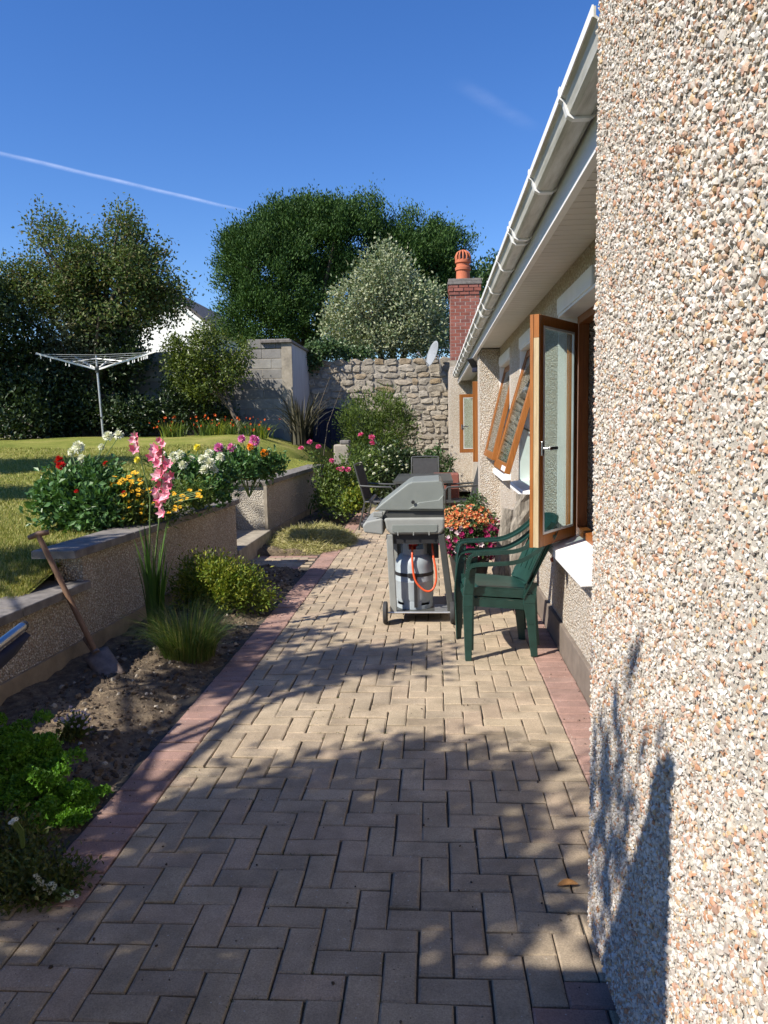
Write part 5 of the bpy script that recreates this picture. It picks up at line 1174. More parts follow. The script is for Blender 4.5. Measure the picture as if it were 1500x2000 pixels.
b.build('foot_ring', 'cyl', gc)
b = MB()
for k in range(32):        # collar: two tall handles, each with a hand hole
    a0, a1 = 2 * math.pi * k / 32 + 0.2, 2 * math.pi * (k + 1) / 32 + 0.2; m_ = k % 16
    if k == 16: b.build('collar', 'cyl', gc); b = MB()
    if m_ in (0, 1, 14, 15): continue
    spans = [(0.40, 0.545)] if m_ in (2, 3, 4, 11, 12, 13) else [(0.40, 0.475), (0.518, 0.545)]
    for z0_, z1_ in spans:
        vs = [(cc[0] + r_ * math.cos(a_), cc[1] + r_ * math.sin(a_), cc[2] + zz) for r_ in (0.108, 0.103) for a_ in (a0, a1) for zz in (z0_, z1_)]
        b.add(vs, [(0, 2, 3, 1), (4, 5, 7, 6), (1, 3, 7, 5), (0, 1, 5, 4), (2, 6, 7, 3), (0, 4, 6, 2)])
b.build('collar', 'cyl', gc)
MB().lathe([(0.154, 0.262), (0.1562, 0.264), (0.1562, 0.288), (0.154, 0.290)], cc, 36, cap=False).build('strap', 'black', gc, smooth=True)
MB().box(cc[0] - 0.0, cc[0] + 0.026, cc[1] - 0.159, cc[1] - 0.1535, cc[2] + 0.02, cc[2] + 0.262).build('strap_tail', 'black', gc)
MB().box(cc[0] - 0.045, cc[0] + 0.022, cc[1] - 0.168, cc[1] - 0.157, cc[2] + 0.255, cc[2] + 0.296).build('buckle', 'black', gc, bevel=0.004)
rg = (cc[0] - 0.01, cc[1] - 0.03, cc[2] + 0.455)
hs = thing('gas_hose', rg, 'orange gas hose with red regulator looping from the gas bottle', 'hose')
MB().lathe([(0.02, 0.0), (0.026, 0.01), (0.026, 0.035), (0.042, 0.045), (0.045, 0.07), (0.036, 0.088), (0.01, 0.092)], rg, 20).build('regulator', 'red', hs, smooth=True)
pts = [(rg[0], rg[1] - 0.02, rg[2] + 0.05)] + [tuple(A(x, y, Y)) for x, y, Y in ((805, 1078, 5.96), (806, 1105, 5.93), (810, 1130, 5.92), (820, 1146, 5.92), (834, 1155, 5.92), (846, 1150, 5.93), (852, 1132, 5.94), (851, 1110, 5.95), (847, 1090, 5.97), (845, 1070, 6.0), (844, 1052, 6.05))]
def smooth_pts(p, k=4):
    p = [np.array(q, float) for q in p]; out = []
    for i in range(len(p) - 1):
        p0, p1, p2, p3 = p[max(i - 1, 0)], p[i], p[i + 1], p[min(i + 2, len(p) - 1)]
        for j in range(k):
            t_ = j / k; out.append(0.5 * ((2 * p1) + (-p0 + p2) * t_ + (2 * p0 - 5 * p1 + 4 * p2 - p3) * t_ ** 2 + (-p0 + 3 * p1 - 3 * p2 + p3) * t_ ** 3))
    return out + [p[-1]]
MB().tube(smooth_pts(pts), 0.0085, 10).build('hose', 'hose', hs, smooth=True)

# stacked plastic armchairs
def plastic_chair(label):
    t = thing('garden_chair', (0, 0, 0), label, 'chair', 'stacked green plastic chairs')
    def slab(b, f, nu, nv, th):
        top = [f(i / nu, j / nv) for i in range(nu + 1) for j in range(nv + 1)]; k = len(top)
        vs = top + [(p[0] + th[0], p[1] + th[1], p[2] + th[2]) for p in top]; F = []
        q = lambda i, j: i * (nv + 1) + j
        for i in range(nu):
            for j in range(nv): F.append((q(i, j), q(i + 1, j), q(i + 1, j + 1), q(i, j + 1))); F.append((k + q(i, j), k + q(i, j + 1), k + q(i + 1, j + 1), k + q(i + 1, j)))
        for i in range(nu): F.append((q(i, 0), k + q(i, 0), k + q(i + 1, 0), q(i + 1, 0))); F.append((q(i, nv), q(i + 1, nv), k + q(i + 1, nv), k + q(i, nv)))
        for j in range(nv): F.append((q(0, j), q(0, j + 1), k + q(0, j + 1), k + q(0, j))); F.append((q(nu, j), k + q(nu, j), k + q(nu, j + 1), q(nu, j + 1)))
        b.add(vs, F)
    def seat(u, v):
        x = -0.25 + 0.42 * u; y = (v - 0.5) * (0.47 - 0.06 * u); z = 0.425 - 0.045 * u - 0.018 * (1 - (2 * v - 1) ** 2) - (0.06 * max(0, 0.14 - u) / 0.14) ** 1.0 * 0.9
        return (x, y, z)
    b = MB(); slab(b, seat, 14, 10, (0, 0, -0.008)); b.build('seat', 'green_plastic', t, smooth=True)
    b = MB(); slab(b, lambda u, v: (-0.25 + 0.42 * u, -0.235 + 0.03 * u, 0.415 - 0.045 * u - 0.055 * v), 6, 2, (0, 0.006, 0)); b.build('seat_skirt', 'green_plastic', t, smooth=True); b = MB(); slab(b, lambda u, v: (-0.25 + 0.42 * u, 0.235 - 0.03 * u, 0.415 - 0.045 * u - 0.055 * v), 6, 2, (0, -0.006, 0)); b.build('seat_skirt', 'green_plastic', t, smooth=True)
    def back(u, v):        # u up, v across, curved round the sitter
        y = (v - 0.5) * (0.44 + 0.04 * u); bow = 0.055 * (2 * v - 1) ** 2
        return (0.165 + 0.185 * u + 0.02 * u * u - bow, y, 0.40 + 0.45 * u - 0.035 * u * (2 * v - 1) ** 4)
    b = MB(); slab(b, lambda u, v: back(0.80 + 0.2 * u, v), 4, 12, (0.008, 0, 0)); b.build('top_rail', 'green_plastic', t, smooth=True)
    b = MB(); slab(b, lambda u, v: back(0.16 * u - 0.02, v), 3, 12, (0.008, 0, 0)); b.build('bottom_rail', 'green_plastic', t, smooth=True)
    for k in range(7):
        v0 = 0.0 + k / 7 + 0.014; v1 = (k + 1) / 7 - 0.014
        b = MB(); slab(b, lambda u, v, v0=v0, v1=v1: back(0.135 + 0.67 * u, v0 + (v1 - v0) * v), 8, 2, (0.008, 0, 0)); b.build('back_slat', 'green_plastic', t, smooth=True)
    for s in (-1, 1):
        # front leg: broad channel that runs up into the arm
        b = MB()
        prof = [(0.0, -0.262, 0.276, 0.040), (0.20, -0.262, 0.270, 0.052), (0.36, -0.262, 0.262, 0.064), (0.44, -0.258, 0.258, 0.064), (0.56, -0.245, 0.262, 0.058), (0.615, -0.23, 0.265, 0.055)]
        for (z0, x0, y0, w0), (z1, x1, y1, w1) in zip(prof[:-1], prof[1:]):
            for off, dep, wf in ((0.0, 0.008, 1.0), (0.02, 0.036, None)):
                if wf: b.add([(x0 - w0 / 2, s * y0, z0), (x0 + w0 / 2, s * y0, z0), (x0 + w0 / 2, s * (y0 - dep), z0), (x0 - w0 / 2, s * (y0 - dep), z0), (x1 - w1 / 2, s * y1, z1), (x1 + w1 / 2, s * y1, z1), (x1 + w1 / 2, s * (y1 - dep), z1), (x1 - w1 / 2, s * (y1 - dep), z1)], [(0, 1, 5, 4), (1, 2, 6, 5), (2, 3, 7, 6), (3, 0, 4, 7), (0, 3, 2, 1), (4, 5, 6, 7)])
                else: b.add([(x0 - w0 / 2, s * (y0 - 0.0075), z0), (x0 - w0 / 2 + 0.008, s * (y0 - 0.0075), z0), (x0 - w0 / 2 + 0.008, s * (y0 - dep), z0), (x0 - w0 / 2, s * (y0 - dep), z0), (x1 - w1 / 2, s * (y1 - 0.0075), z1), (x1 - w1 / 2 + 0.008, s * (y1 - 0.0075), z1), (x1 - w1 / 2 + 0.008, s * (y1 - dep), z1), (x1 - w1 / 2, s * (y1 - dep), z1)], [(0, 1, 5, 4), (1, 2, 6, 5), (2, 3, 7, 6), (3, 0, 4, 7), (0, 3, 2, 1), (4, 5, 6, 7)])
        b.build('leg', 'green_plastic', t, bevel=0.003)
        b = MB()
        prof = [(0.0, 0.185, 0.215, 0.046), (0.22, 0.165, 0.215, 0.060), (0.36, 0.150, 0.214, 0.080), (0.42, 0.155, 0.212, 0.085)]
        for (z0, x0, y0, w0), (z1, x1, y1, w1) in zip(prof[:-1], prof[1:]):
            b.add([(x0 - w0 / 2, s * y0, z0), (x0 + w0 / 2, s * y0, z0), (x0 + w0 / 2, s * (y0 - 0.03), z0), (x0 - w0 / 2, s * (y0 - 0.008), z0), (x1 - w1 / 2, s * y1, z1), (x1 + w1 / 2, s * y1, z1), (x1 + w1 / 2, s * (y1 - 0.03), z1), (x1 - w1 / 2, s * (y1 - 0.008), z1)], [(0, 1, 5, 4), (1, 2, 6, 5), (2, 3, 7, 6), (3, 0, 4, 7), (0, 3, 2, 1), (4, 5, 6, 7)])
        b.build('leg', 'green_plastic', t, bevel=0.003)
        # arm: a flat band sweeping from the front post into the back
        path = smooth_pts([(-0.262, s * 0.264, 0.56), (-0.255, s * 0.266, 0.612), (-0.215, s * 0.268, 0.634), (-0.10, s * 0.268, 0.637), (0.05, s * 0.262, 0.645), (0.16, s * 0.248, 0.69), (0.25, s * 0.236, 0.76), (0.30, s * 0.225, 0.815)], 5); b = MB()
        for p, q in zip(path[:-1], path[1:]):
            d_ = (q - p) / np.linalg.norm(q - p); b.bar(p - d_ * 0.003, q + d_ * 0.003, 0.046, 0.012, tuple(np.cross(d_, [0, 1.0, 0])))
            b.bar(p + np.array([0, s * 0.021, 0]) - np.cross(d_, [0, 1.0, 0]) * -0.012, q + np.array([0, s * 0.021, 0]) - np.cross(d_, [0, 1.0, 0]) * -0.012, 0.005, 0.02, tuple(np.cross(d_, [0, 1.0, 0])))
        b.build('arm', 'green_plastic', t)
    return t
c1 = plastic_chair('dark green plastic garden armchair, lower of the two stacked by the window'); c1.location = (0.447, 5.21, 0.0); c1.rotation_euler = (0, 0, rad(5))
c2 = copy_tree(c1); c2['label'] = 'dark green plastic garden armchair, upper one of the stacked pair'; c2.location = (0.458, 5.222, 0.072); c2.rotation_euler = (0, rad(-0.6), rad(5.6))
# small round fixing on the wall above the chairs
fx = A(1062, 1093, 5.62); fx[0] = WX - 0.006
sn = thing('wall_fixing', fx, 'small round reddish brown fixing on the pebbledash beside the white sill', 'fixing')
MB().lathe([(0.004, -0.014), (0.015, -0.010), (0.019, 0.0), (0.014, 0.009), (0.004, 0.013)], fx, 14, 'x').build('cap', 'terracotta', sn, smooth=True)
# weathered wood slabs leaning on the wall
def slab_log(label, b0, b1, w, th, seed):
    t = thing('driftwood_slab', b0, label, 'wood slab', 'weathered wood leaning on the house'); r_ = np.random.default_rng(seed)
    b0, b1 = np.array(b0, float), np.array(b1, float); d_ = (b1 - b0) / np.linalg.norm(b1 - b0); sx_ = np.array([1.0, 0.25, 0.0]); sx_ = sx_ - d_ * (sx_ @ d_); sx_ /= np.linalg.norm(sx_); nz_ = np.cross(d_, sx_); V = []; nr, nk = 16, 12
    for i in range(nr):
        u_ = i / (nr - 1); c = b0 + (b1 - b0) * u_ + sx_ * 0.03 * math.sin(3 * u_ + seed); ww = w * (1 - 0.35 * u_) * r_.uniform(0.85, 1.1); tt = th * r_.uniform(0.75, 1.15)
        for k in range(nk):
            a_ = 2 * math.pi * k / nk; V.append(c + sx_ * math.cos(a_) * ww / 2 * r_.uniform(0.82, 1.1) + nz_ * math.sin(a_) * tt / 2 * r_.uniform(0.7, 1.2))
    F = [(i * nk + k, i * nk + (k + 1) % nk, (i + 1) * nk + (k + 1) % nk, (i + 1) * nk + k) for i in range(nr - 1) for k in range(nk)] + [tuple(range(nk - 1, -1, -1)), tuple(range((nr - 1) * nk, nr * nk))]
    b = MB(); b.add(V, F); b.build('slab', 'log', t)
slab_log('tall silvery split log leaning on the wall behind the green chairs', (0.70, 6.28, 0.02), (0.745, 6.36, 0.96), 0.22, 0.08, 3)
slab_log('darker shorter split log leaning on the wall behind the green chairs', (0.52, 6.52, 0.02), (0.68, 6.62, 0.80), 0.22, 0.07, 8)

# flower tub
pt = on_level(905, 1118, 0.0); pt = np.array([0.33, 7.35, 0.0])
fp = thing('flower_tub', pt, 'black tub overflowing with orange and crimson bedding flowers', 'flower pot')
MB().lathe([(0.135, 0), (0.15, 0.02), (0.20, 0.30), (0.215, 0.31), (0.215, 0.34), (0.195, 0.34), (0.185, 0.29), (0.0, 0.29)], pt, 28, cap=False).build('pot', 'black', fp, smooth=True)
bl = [((pt[0] + 0.02, pt[1], 0.50), (0.28, 0.27, 0.20)), ((pt[0] - 0.05, pt[1] - 0.05, 0.62), (0.24, 0.22, 0.13)), ((pt[0] + 0.17, pt[1] - 0.08, 0.43), (0.20, 0.2, 0.14))]
Cs, P, O = crown(bl, 200, 16, 0.035, 0.6); add_leaves('foliage', 'l_ivy', fp, P, O + rnd_dirs(len(P)), O + rnd_dirs(len(P)), RNG.uniform(0.03, 0.05, len(P)), 0.022)
def scatter_heads(par, c, r, n, mats, rad_, up_):
    for k in range(n):
        d_ = rnd_dirs(1)[0]; d_[2] = abs(d_[2]) if up_ else d_[2]
        if d_[1] > 0.55: d_[1] = -d_[1]
        bloom(par, 'trumpet', random.choice(mats), np.array(c) + d_ * np.array(r) * random.uniform(0.94, 1.12), random.uniform(*rad_), tuple(d_ + np.array([0, -0.4, 0.2])))
scatter_heads(fp, (pt[0] - 0.03, pt[1] - 0.05, 0.60), (0.26, 0.23, 0.16), 130, ['p_bedorange'], (0.018, 0.03), True)
scatter_heads(fp, (pt[0] + 0.05, pt[1] - 0.03, 0.45), (0.33, 0.29, 0.21), 210, ['p_crimson', 'p_crimson', 'p_crimson', 'p_lilac'], (0.02, 0.034), False)
scatter_heads(fp, (pt[0] + 0.24, pt[1] - 0.08, 0.44), (0.17, 0.16, 0.14), 44, ['p_crimson', 'p_lilac', 'p_crimson'], (0.018, 0.026), False)

# patio table, chairs and pots at the far end
tt = thing('patio_table', (-0.17, 12.2, 0), 'dark framed patio table with tinted glass top behind the barbecue', 'table')
MB().box(-0.58, 0.25, 11.2, 12.9, 0.715, 0.725).build('glass_top', 'bbq_dark', tt)
b = MB(); b.box(-0.60, 0.27, 11.18, 11.21, 0.69, 0.727); b.box(-0.60, 0.27, 12.89, 12.92, 0.69, 0.727); b.box(-0.60, -0.575, 11.211, 12.889, 0.69, 0.727); b.box(0.245, 0.27, 11.211, 12.889, 0.69, 0.727); b.build('rim', 'bbq_dark', tt)
for x in (-0.55, 0.22):
    for y in (11.25, 12.85): MB().box(x - 0.02, x + 0.02, y - 0.02, y + 0.02, 0, 0.69).build('leg', 'bbq_dark', tt)
def patio_chair(label, loc, rz):
    t = thing('patio_chair', (0, 0, 0), label, 'chair', 'dark patio chairs round the table')     # faces -X in its own space
    MB().box(-0.22, 0.22, -0.24, 0.24, 0.42, 0.432).build('seat', 'rubber', t)
    b = MB(); b.bar((0.22, 0, 0.44), (0.34, 0, 0.95), 0.44, 0.012, (1, 0, 0.2)); b.build('backrest', 'rubber', t)
    for s in (-1, 1):
        MB().tube([(-0.25, s * 0.26, 0), (-0.24, s * 0.26, 0.42), (-0.235, s * 0.26, 0.60), (-0.20, s * 0.26, 0.64), (0.0, s * 0.26, 0.645), (0.27, s * 0.25, 0.66)], 0.014, 8).build('arm', 'bbq_dark', t, smooth=True)
        MB().tube([(0.30, s * 0.245, 0), (0.20, s * 0.245, 0.42), (0.35, s * 0.235, 0.97)], 0.014, 8).build('leg', 'bbq_dark', t, smooth=True)
        MB().tube([(-0.24, s * 0.25, 0.42), (0.2, s * 0.245, 0.42)], 0.012, 8).build('seat_rail', 'bbq_dark', t, smooth=True)
    MB().tube([(0.35, -0.235, 0.97), (0.355, 0, 0.98), (0.35, 0.235, 0.97)], 0.014, 8).build('top_rail', 'bbq_dark', t, smooth=True)
    t.location = loc; t.rotation_euler = (0, 0, rz); return t
patio_chair('dark patio chair on the left of the table facing the house', (-0.80, 11.5, 0), rad(172))
patio_chair('dark patio chair at the far end of the table facing the camera', (-0.16, 13.35, 0), rad(90))
patio_chair('dark patio chair on the right of the table by the house wall', (0.36, 11.35, 0), rad(6))
tr = thing('terracotta_trough', (0.12, 13.3, 0), 'red terracotta planter behind the patio table', 'planter')
b = MB(); b.box(-0.02, 0.42, 13.1, 13.5, 0.0, 0.70); b.build('trough', 'brick', tr, bevel=0.02)
gp = thing('grey_planter', (-0.1, 15.6, 0), 'grey rectangular planter at the foot of the stone wall', 'planter')
MB().box(-0.75, 0.02, 15.9, 16.3, 0.0, 0.80).build('box', 'cyl', gp, bevel=0.02)
bush('green_border_plant', 'leafy plant in the shaded corner beside the end wall of the bungalow', 'plant', (0.15, 16.3, 0), [((0.12, 16.3, 0.65), (0.28, 0.3, 0.4)), ((-0.15, 16.8, 0.6), (0.4, 0.3, 0.35))], 110, 16, 0.06, 'l_ivy', 0.07, 0.04)
vp = np.array([0.52, 10.2, 0]) ; vp = np.array([0.42, 10.05, 0.0])
vt = thing('flower_pot', vp, 'small stone pot with violet and white flowers against the house wall', 'flower pot')
MB().lathe([(0.10, 0), (0.14, 0.22), (0.155, 0.23), (0.155, 0.26), (0.13, 0.26), (0.0, 0.22)], vp, 20, cap=False).build('pot', 'concrete', vt, smooth=True)
Cs, P, O = crown([((vp[0], vp[1], 0.38), (0.17, 0.16, 0.13)), ((vp[0] + 0.12, vp[1] + 0.1, 0.50), (0.10, 0.10, 0.16))], 90, 14, 0.03, 0.3); add_leaves('foliage', 'l_ivy', vt, P, O + rnd_dirs(len(P)), O + rnd_dirs(len(P)), 0.045, 0.025)
for k in range(34): bloom(vt, 'open', random.choice(['p_lilac', 'p_white', 'p_lilac']), (vp[0] + random.gauss(-0.05, 0.07), vp[1] - 0.13 + random.gauss(0, 0.03), random.uniform(0.33, 0.5)), 0.022)
# satellite dish
sd = thing('satellite_dish', (-0.02, 19.7, 3.2), 'grey satellite dish on the stone wall left of the chimney', 'satellite dish')
b = MB(); c = A(845, 691, 19.55); V = []; F = []; nr, nk = 6, 24
ax = np.array([-0.86, -0.38, 0.30]); ax /= np.linalg.norm(ax); s1_ = np.cross(ax, [0, 0, 1.0]); s1_ /= np.linalg.norm(s1_); s2_ = np.cross(s1_, ax)
for i in range(nr + 1):
    for k in range(nk):
        q_ = i / nr; a_ = 2 * math.pi * k / nk; V.append(c + s1_ * math.cos(a_) * 0.29 * q_ + s2_ * math.sin(a_) * 0.33 * q_ + ax * (0.07 * q_ * q_ - 0.05))
F = [(i * nk + k, i * nk + (k + 1) % nk, (i + 1) * nk + (k + 1) % nk, (i + 1) * nk + k) for i in range(nr) for k in range(nk)]
b.add(V, F); o = b.build('reflector', 'dish', sd, smooth=True); md = o.modifiers.new('thick', 'SOLIDIFY'); md.thickness = 0.008
MB().tube([c - ax * 0.06, c - ax * 0.16, c - ax * 0.18 + np.array([0.05, 0.15, -0.35]), (c[0] + 0.2, 20.1, c[2] - 0.45)], 0.02, 8).build('mast', 'alu', sd, smooth=True)
b = MB(); b.tube([c - s2_ * 0.31, c + ax * 0.34 - s2_ * 0.12], 0.012, 6); b.tube([c + ax * 0.33 - s2_ * 0.13, c + ax * 0.40 - s2_ * 0.10], 0.03, 8); b.build('feed_arm', 'alu', sd)
b = MB(); b.tube(smooth_pts([A(858, 700, 19.75), A(862, 684, 19.7), A(870, 680, 19.7), A(880, 690, 19.8)]), 0.012, 6); b.build('cable', 'black', sd)

# rotary clothes line
hb, hub = A(202, 852, 16.0), A(190, 722, 16.0); hb[2] = float(lawn_z(hb[0], hb[1])) - 0.03
rd = thing('rotary_clothes_line', hb, 'pale metal rotary clothes line with pegs standing on the lawn', 'clothes line')
MB().tube([hb, hub, hub + (hub - hb) * 0.20], [0.026, 0.024, 0.018], 10).build('pole', 'alu', rd, smooth=True)
MB().lathe([(0.045, -0.06), (0.05, -0.02), (0.05, 0.05), (0.03, 0.07)], hub, 12).build('hub', 'bbq_dark', rd, smooth=True)
tips = [A(70, 690, 15.7), A(305, 686, 15.8), A(122, 683, 17.1), A(235, 684, 17.2)]
for tp in tips:
    a_ = MB().bar(hub, tp, 0.028, 0.036).build('arm', 'upvc_lip', rd)
    MB().tube([hub + (hub - hb) * 0.16, hub * 0.55 + tp * 0.45 + np.array([0, 0, 0.0])], 0.010, 6).build('strut', 'alu', a_)
for q_ in (0.42, 0.55, 0.68, 0.81, 0.93):
    b = MB(); order = [0, 1, 3, 2]
    for i in range(4):
        p, r_ = hub + (tips[order[i]] - hub) * q_, hub + (tips[order[(i + 1) % 4]] - hub) * q_
        b.tube([p, (p + r_) / 2 - np.array([0, 0, 0.03]), r_], 0.005, 5)
    b.build('line', 'line', rd)
for k in range(15):
    x, y = random.choice([(120 + random.random() * 40, 700), (240 + random.random() * 50, 702), (170 + random.random() * 20, 690)]); i = random.choice((0, 1)); q_ = random.uniform(0.4, 0.93)
    p = hub + (tips[i] - hub) * q_ + np.array([0, 0, -0.035]); MB().box(p[0] - 0.009, p[0] + 0.009, p[1] - 0.006, p[1] + 0.006, p[2] - 0.055, p[2] + 0.03).build('peg', 'upvc_lip', rd)

# folded lounger poking in at the left edge
lg = thing('garden_lounger', (-2.0, 2.7, 0), 'end of a chrome tube lounger with navy sling at the left edge', 'lounger')
e0, e1 = A(46, 1222, 3.40), A(-40, 1288, 3.05); dl = (e1 - e0) / np.linalg.norm(e1 - e0); far0 = e0 + dl * 1.35
MB().tube([e0, e0 + dl * 0.7, far0], 0.021, 14).build('rail', 'chrome', lg, smooth=True)
MB().tube([e0 - dl * 0.012, e0 + dl * 0.006], [0.021, 0.0245], 14).build('end_cap', 'black', lg, smooth=True)
MB().tube([e0 + dl * 0.26, e0 + dl * 0.27], 0.0245, 14).build('strap_band', 'black', lg, smooth=True)
b = MB(); V = []; nu, nv = 16, 6
off = np.array([-0.34, -0.16, 0.03])
for i in range(nu + 1):
    for j in range(nv + 1):
        u_, v_ = i / nu, j / nv; V.append(e0 + dl * (0.01 + 1.3 * u_) + off * v_ + np.array([0.012, 0, -0.024 - 0.17 * math.sin(math.pi * v_) ** 0.7 * (0.8 + 0.2 * math.sin(5 * u_))]))
b.add(V, [(i * (nv + 1) + j, (i + 1) * (nv + 1) + j, (i + 1) * (nv + 1) + j + 1, i * (nv + 1) + j + 1) for i in range(nu) for j in range(nv)])
o = b.build('sling', 'navy', lg, smooth=True); md = o.modifiers.new('thick', 'SOLIDIFY'); md.thickness = 0.03; md.offset = 1
MB().tube([e0 + off, e0 + off + dl * 0.7, far0 + off], 0.021, 14).build('rail', 'chrome', lg, smooth=True)
for s_ in (0, 1): MB().tube([far0 - dl * 0.25 + off * s_, np.array([far0[0] - 0.1 - 0.3 * s_, far0[1] + 0.35, 0.0])], 0.016, 10).build('leg', 'chrome', lg, smooth=True); MB().tube([far0 - dl * 0.05 + off * s_, np.array([far0[0] + 0.1 - 0.3 * s_, far0[1] - 0.25, 0.0])], 0.016, 10).build('leg', 'chrome', lg, smooth=True)

# fallen leaf on the paving
lf = on_level(1109, 1729, 0.006); lt_ = thing('fallen_leaf', lf, 'single curled brown leaf on the paving near the corner', 'leaf')
b = MB(); V = []
for i in range(9):
    u_ = i / 8; w_ = 0.017 * math.sin(math.pi * u_) ** 0.7
    for j in range(5): v_ = j / 4 * 2 - 1; V.append((lf[0] - 0.036 + 0.072 * u_, lf[1] + v_ * w_ + 0.006 * math.sin(3 * u_), 0.004 + 0.010 * v_ * v_ * math.sin(math.pi * u_) + 0.006 * u_ * u_))
b.add(V, [(i * 5 + j, i * 5 + j + 1, (i + 1) * 5 + j + 1, (i + 1) * 5 + j) for i in range(8) for j in range(4)]); o = b.build('blade', mat_plain('dead_leaf', (0.33, 0.16, 0.05), 0.7, 0.3, 60), lt_, smooth=True)
md = o.modifiers.new('thick', 'SOLIDIFY'); md.thickness = 0.0012

# ================================================================== OUT OF FRAME, BEHIND AND LEFT OF THE CAMERA
# (they throw the shade that lies over the near paving)
shd = thing('shade_screen', (-2.0, 0.48, 0), 'tall timber screen added out of frame to shade the near wall and paving', 'fence')  # added unseen screen, shaped to cast the pointed shade on the near wall
for k in range(18): MB().box(-3.60 + k * 0.1525, -3.60 + k * 0.1525 + 0.150, 0.455, 0.48, 0.0, 2.40).build('board', 'handle_wood', shd)
MB().box(-3.62, -0.855, 0.44, 0.50, 2.4005, 2.435).build('capping', 'handle_wood', shd)
MB().box(-0.935, -0.858, 0.4805, 0.55, 0.0, 2.40).build('post', 'handle_wood', shd); MB().box(-2.3, -2.22, 0.4805, 0.55, 0.0, 2.40).build('post', 'handle_wood', shd)
tree('shade_tree', 'broad leafy tree out of frame to the left, shading the near paving', 'tree', (-4.2, 0.9, 0.48), (-3.9, 0.9, 3.6), 0.12,
     [((-3.55, 0.55, 3.75), (0.75, 0.55, 0.45)), ((-4.0, -0.05, 3.85), (0.55, 0.4, 0.35)), ((-2.55, -0.28, 3.96), (0.22, 0.10, 0.20)), ((-3.6, -0.15, 3.7), (0.38, 0.35, 0.3)), ((-3.2, 0.25, 3.45), (0.65, 0.35, 0.3)), ((-4.3, 2.15, 3.75), (0.55, 0.28, 0.35)), ((-3.6, 2.6, 3.7), (0.5, 0.22, 0.25)), ((-4.4, 3.1, 3.6), (0.35, 0.2, 0.25)), ((-5.3, 3.1, 3.7), (0.40, 0.3, 0.3))],
     520, 20, 0.10, 'l_tree', 0.10, 0.055, 0.2, 24)
tree('shade_tree', 'tall leafy tree out of frame left of the lawn', 'tree', (-10.4, 8.2, 1.0), (-10.4, 8.2, 6.0), 0.2,
     [((-10.2, 8.4, 6.0), (1.3, 0.45, 0.8)), ((-11.4, 8.6, 5.4), (1.2, 0.5, 0.8))], 260, 26, 0.14, 'l_tree', 0.13, 0.07, 0.3, 16)
tree('shade_tree', 'second tall tree out of frame nearer on the left of the lawn', 'tree', (-9.6, 5.8, 0.7), (-9.6, 5.8, 6.0), 0.2,
     [((-9.0, 6.0, 6.0), (1.5, 0.40, 0.7)), ((-10.4, 5.8, 5.6), (1.2, 0.5, 0.8))], 260, 26, 0.14, 'l_tree', 0.13, 0.07, 0.3, 16)

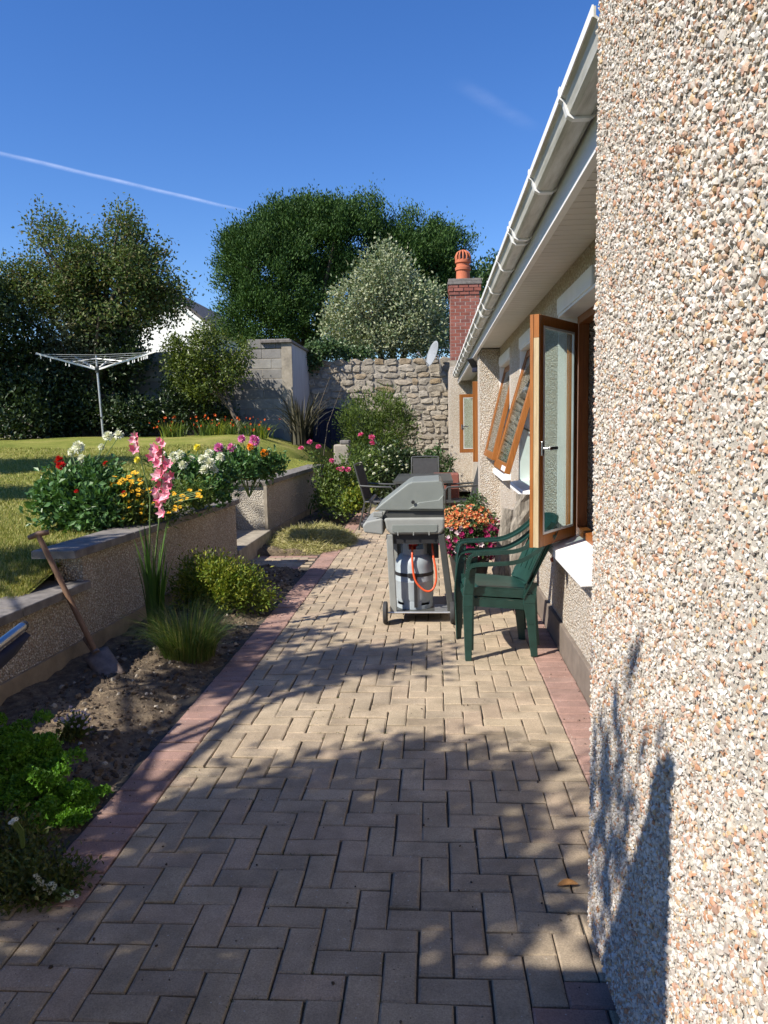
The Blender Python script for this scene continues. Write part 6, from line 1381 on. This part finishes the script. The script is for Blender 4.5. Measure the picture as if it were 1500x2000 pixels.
# ================================================================== VAPOUR TRAILS, high up in the sky
def cloud_mat(name, dens):
    m, nt, b = new_mat(name); tc = nt.nodes.new('ShaderNodeTexCoord'); sp_ = nt.nodes.new('ShaderNodeSeparateXYZ'); L(nt, tc.outputs['Generated'], sp_.inputs[0])
    a1 = N(nt, 'ShaderNodeMath', operation='SUBTRACT'); L(nt, sp_.outputs[1], a1.inputs[0]); a1.inputs[1].default_value = 0.5
    a2 = N(nt, 'ShaderNodeMath', operation='ABSOLUTE'); L(nt, a1.outputs[0], a2.inputs[0])
    r = ramp(nt, [(0.0, (1, 1, 1)), (0.5, (0, 0, 0))], a2.outputs[0], 'EASE'); n_ = noise(nt, tc.outputs['Object'], 0.0016, 5, 0.6); r2 = ramp(nt, [(0.25, (0.25,) * 3), (0.7, (1, 1, 1))], n_.outputs['Fac'])
    e1_ = ramp(nt, [(0.0, (0, 0, 0)), (0.25, (1, 1, 1)), (0.6, (1, 1, 1)), (1.0, (0, 0, 0))], sp_.outputs[0], 'EASE'); me_ = N(nt, 'ShaderNodeMath', operation='MULTIPLY'); L(nt, r.outputs[0], me_.inputs[0]); L(nt, e1_.outputs[0], me_.inputs[1])
    mu = N(nt, 'ShaderNodeMath', operation='MULTIPLY'); L(nt, me_.outputs[0], mu.inputs[0]); L(nt, r2.outputs[0], mu.inputs[1])
    m2 = N(nt, 'ShaderNodeMath', operation='MULTIPLY'); L(nt, mu.outputs[0], m2.inputs[0]); m2.inputs[1].default_value = dens
    tr = nt.nodes.new('ShaderNodeBsdfTransparent'); df = nt.nodes.new('ShaderNodeBsdfTranslucent'); df.inputs['Color'].default_value = (0.95, 0.95, 0.95, 1); mx = nt.nodes.new('ShaderNodeMixShader')
    L(nt, m2.outputs[0], mx.inputs[0]); L(nt, tr.outputs[0], mx.inputs[1]); L(nt, df.outputs[0], mx.inputs[2]); L(nt, mx.outputs[0], nt.nodes['Material Output'].inputs['Surface'])
    return m
def trail(label, pa, pb_, width, dens):
    a_, c_ = (EYE + ray(*p) * (5000 / ray(*p)[2]) for p in (pa, pb_)); d_ = c_ - a_; ln_ = np.linalg.norm(d_); ang = math.atan2(d_[1], d_[0])
    me = bpy.data.meshes.new('vapour_trail'); V = []; F = []; k = 24
    for i in range(k + 1):
        for j in range(5): V.append((ln_ * i / k, width * (j / 4 - 0.5), 12 * math.sin(i * 1.3) * 0.3 - 20 * abs(j / 2 - 1)))
    F = [(i * 5 + j, (i + 1) * 5 + j, (i + 1) * 5 + j + 1, i * 5 + j + 1) for i in range(k) for j in range(4)]
    me.from_pydata(V, [], F); me.update(); o = link_mesh('vapour_trail', me, cloud_mat('vapour', dens)); o.location = tuple(a_); o.rotation_euler = (0, 0, ang)
    set_props(o, label, 'vapour trail', kind='stuff'); o.visible_shadow = True
trail('long thin white vapour trail crossing the sky on the left', (-150, 262), (560, 430), 330, 0.22)
trail('short faint vapour trail beside the gutter', (880, 150), (1060, 260), 520, 0.035)
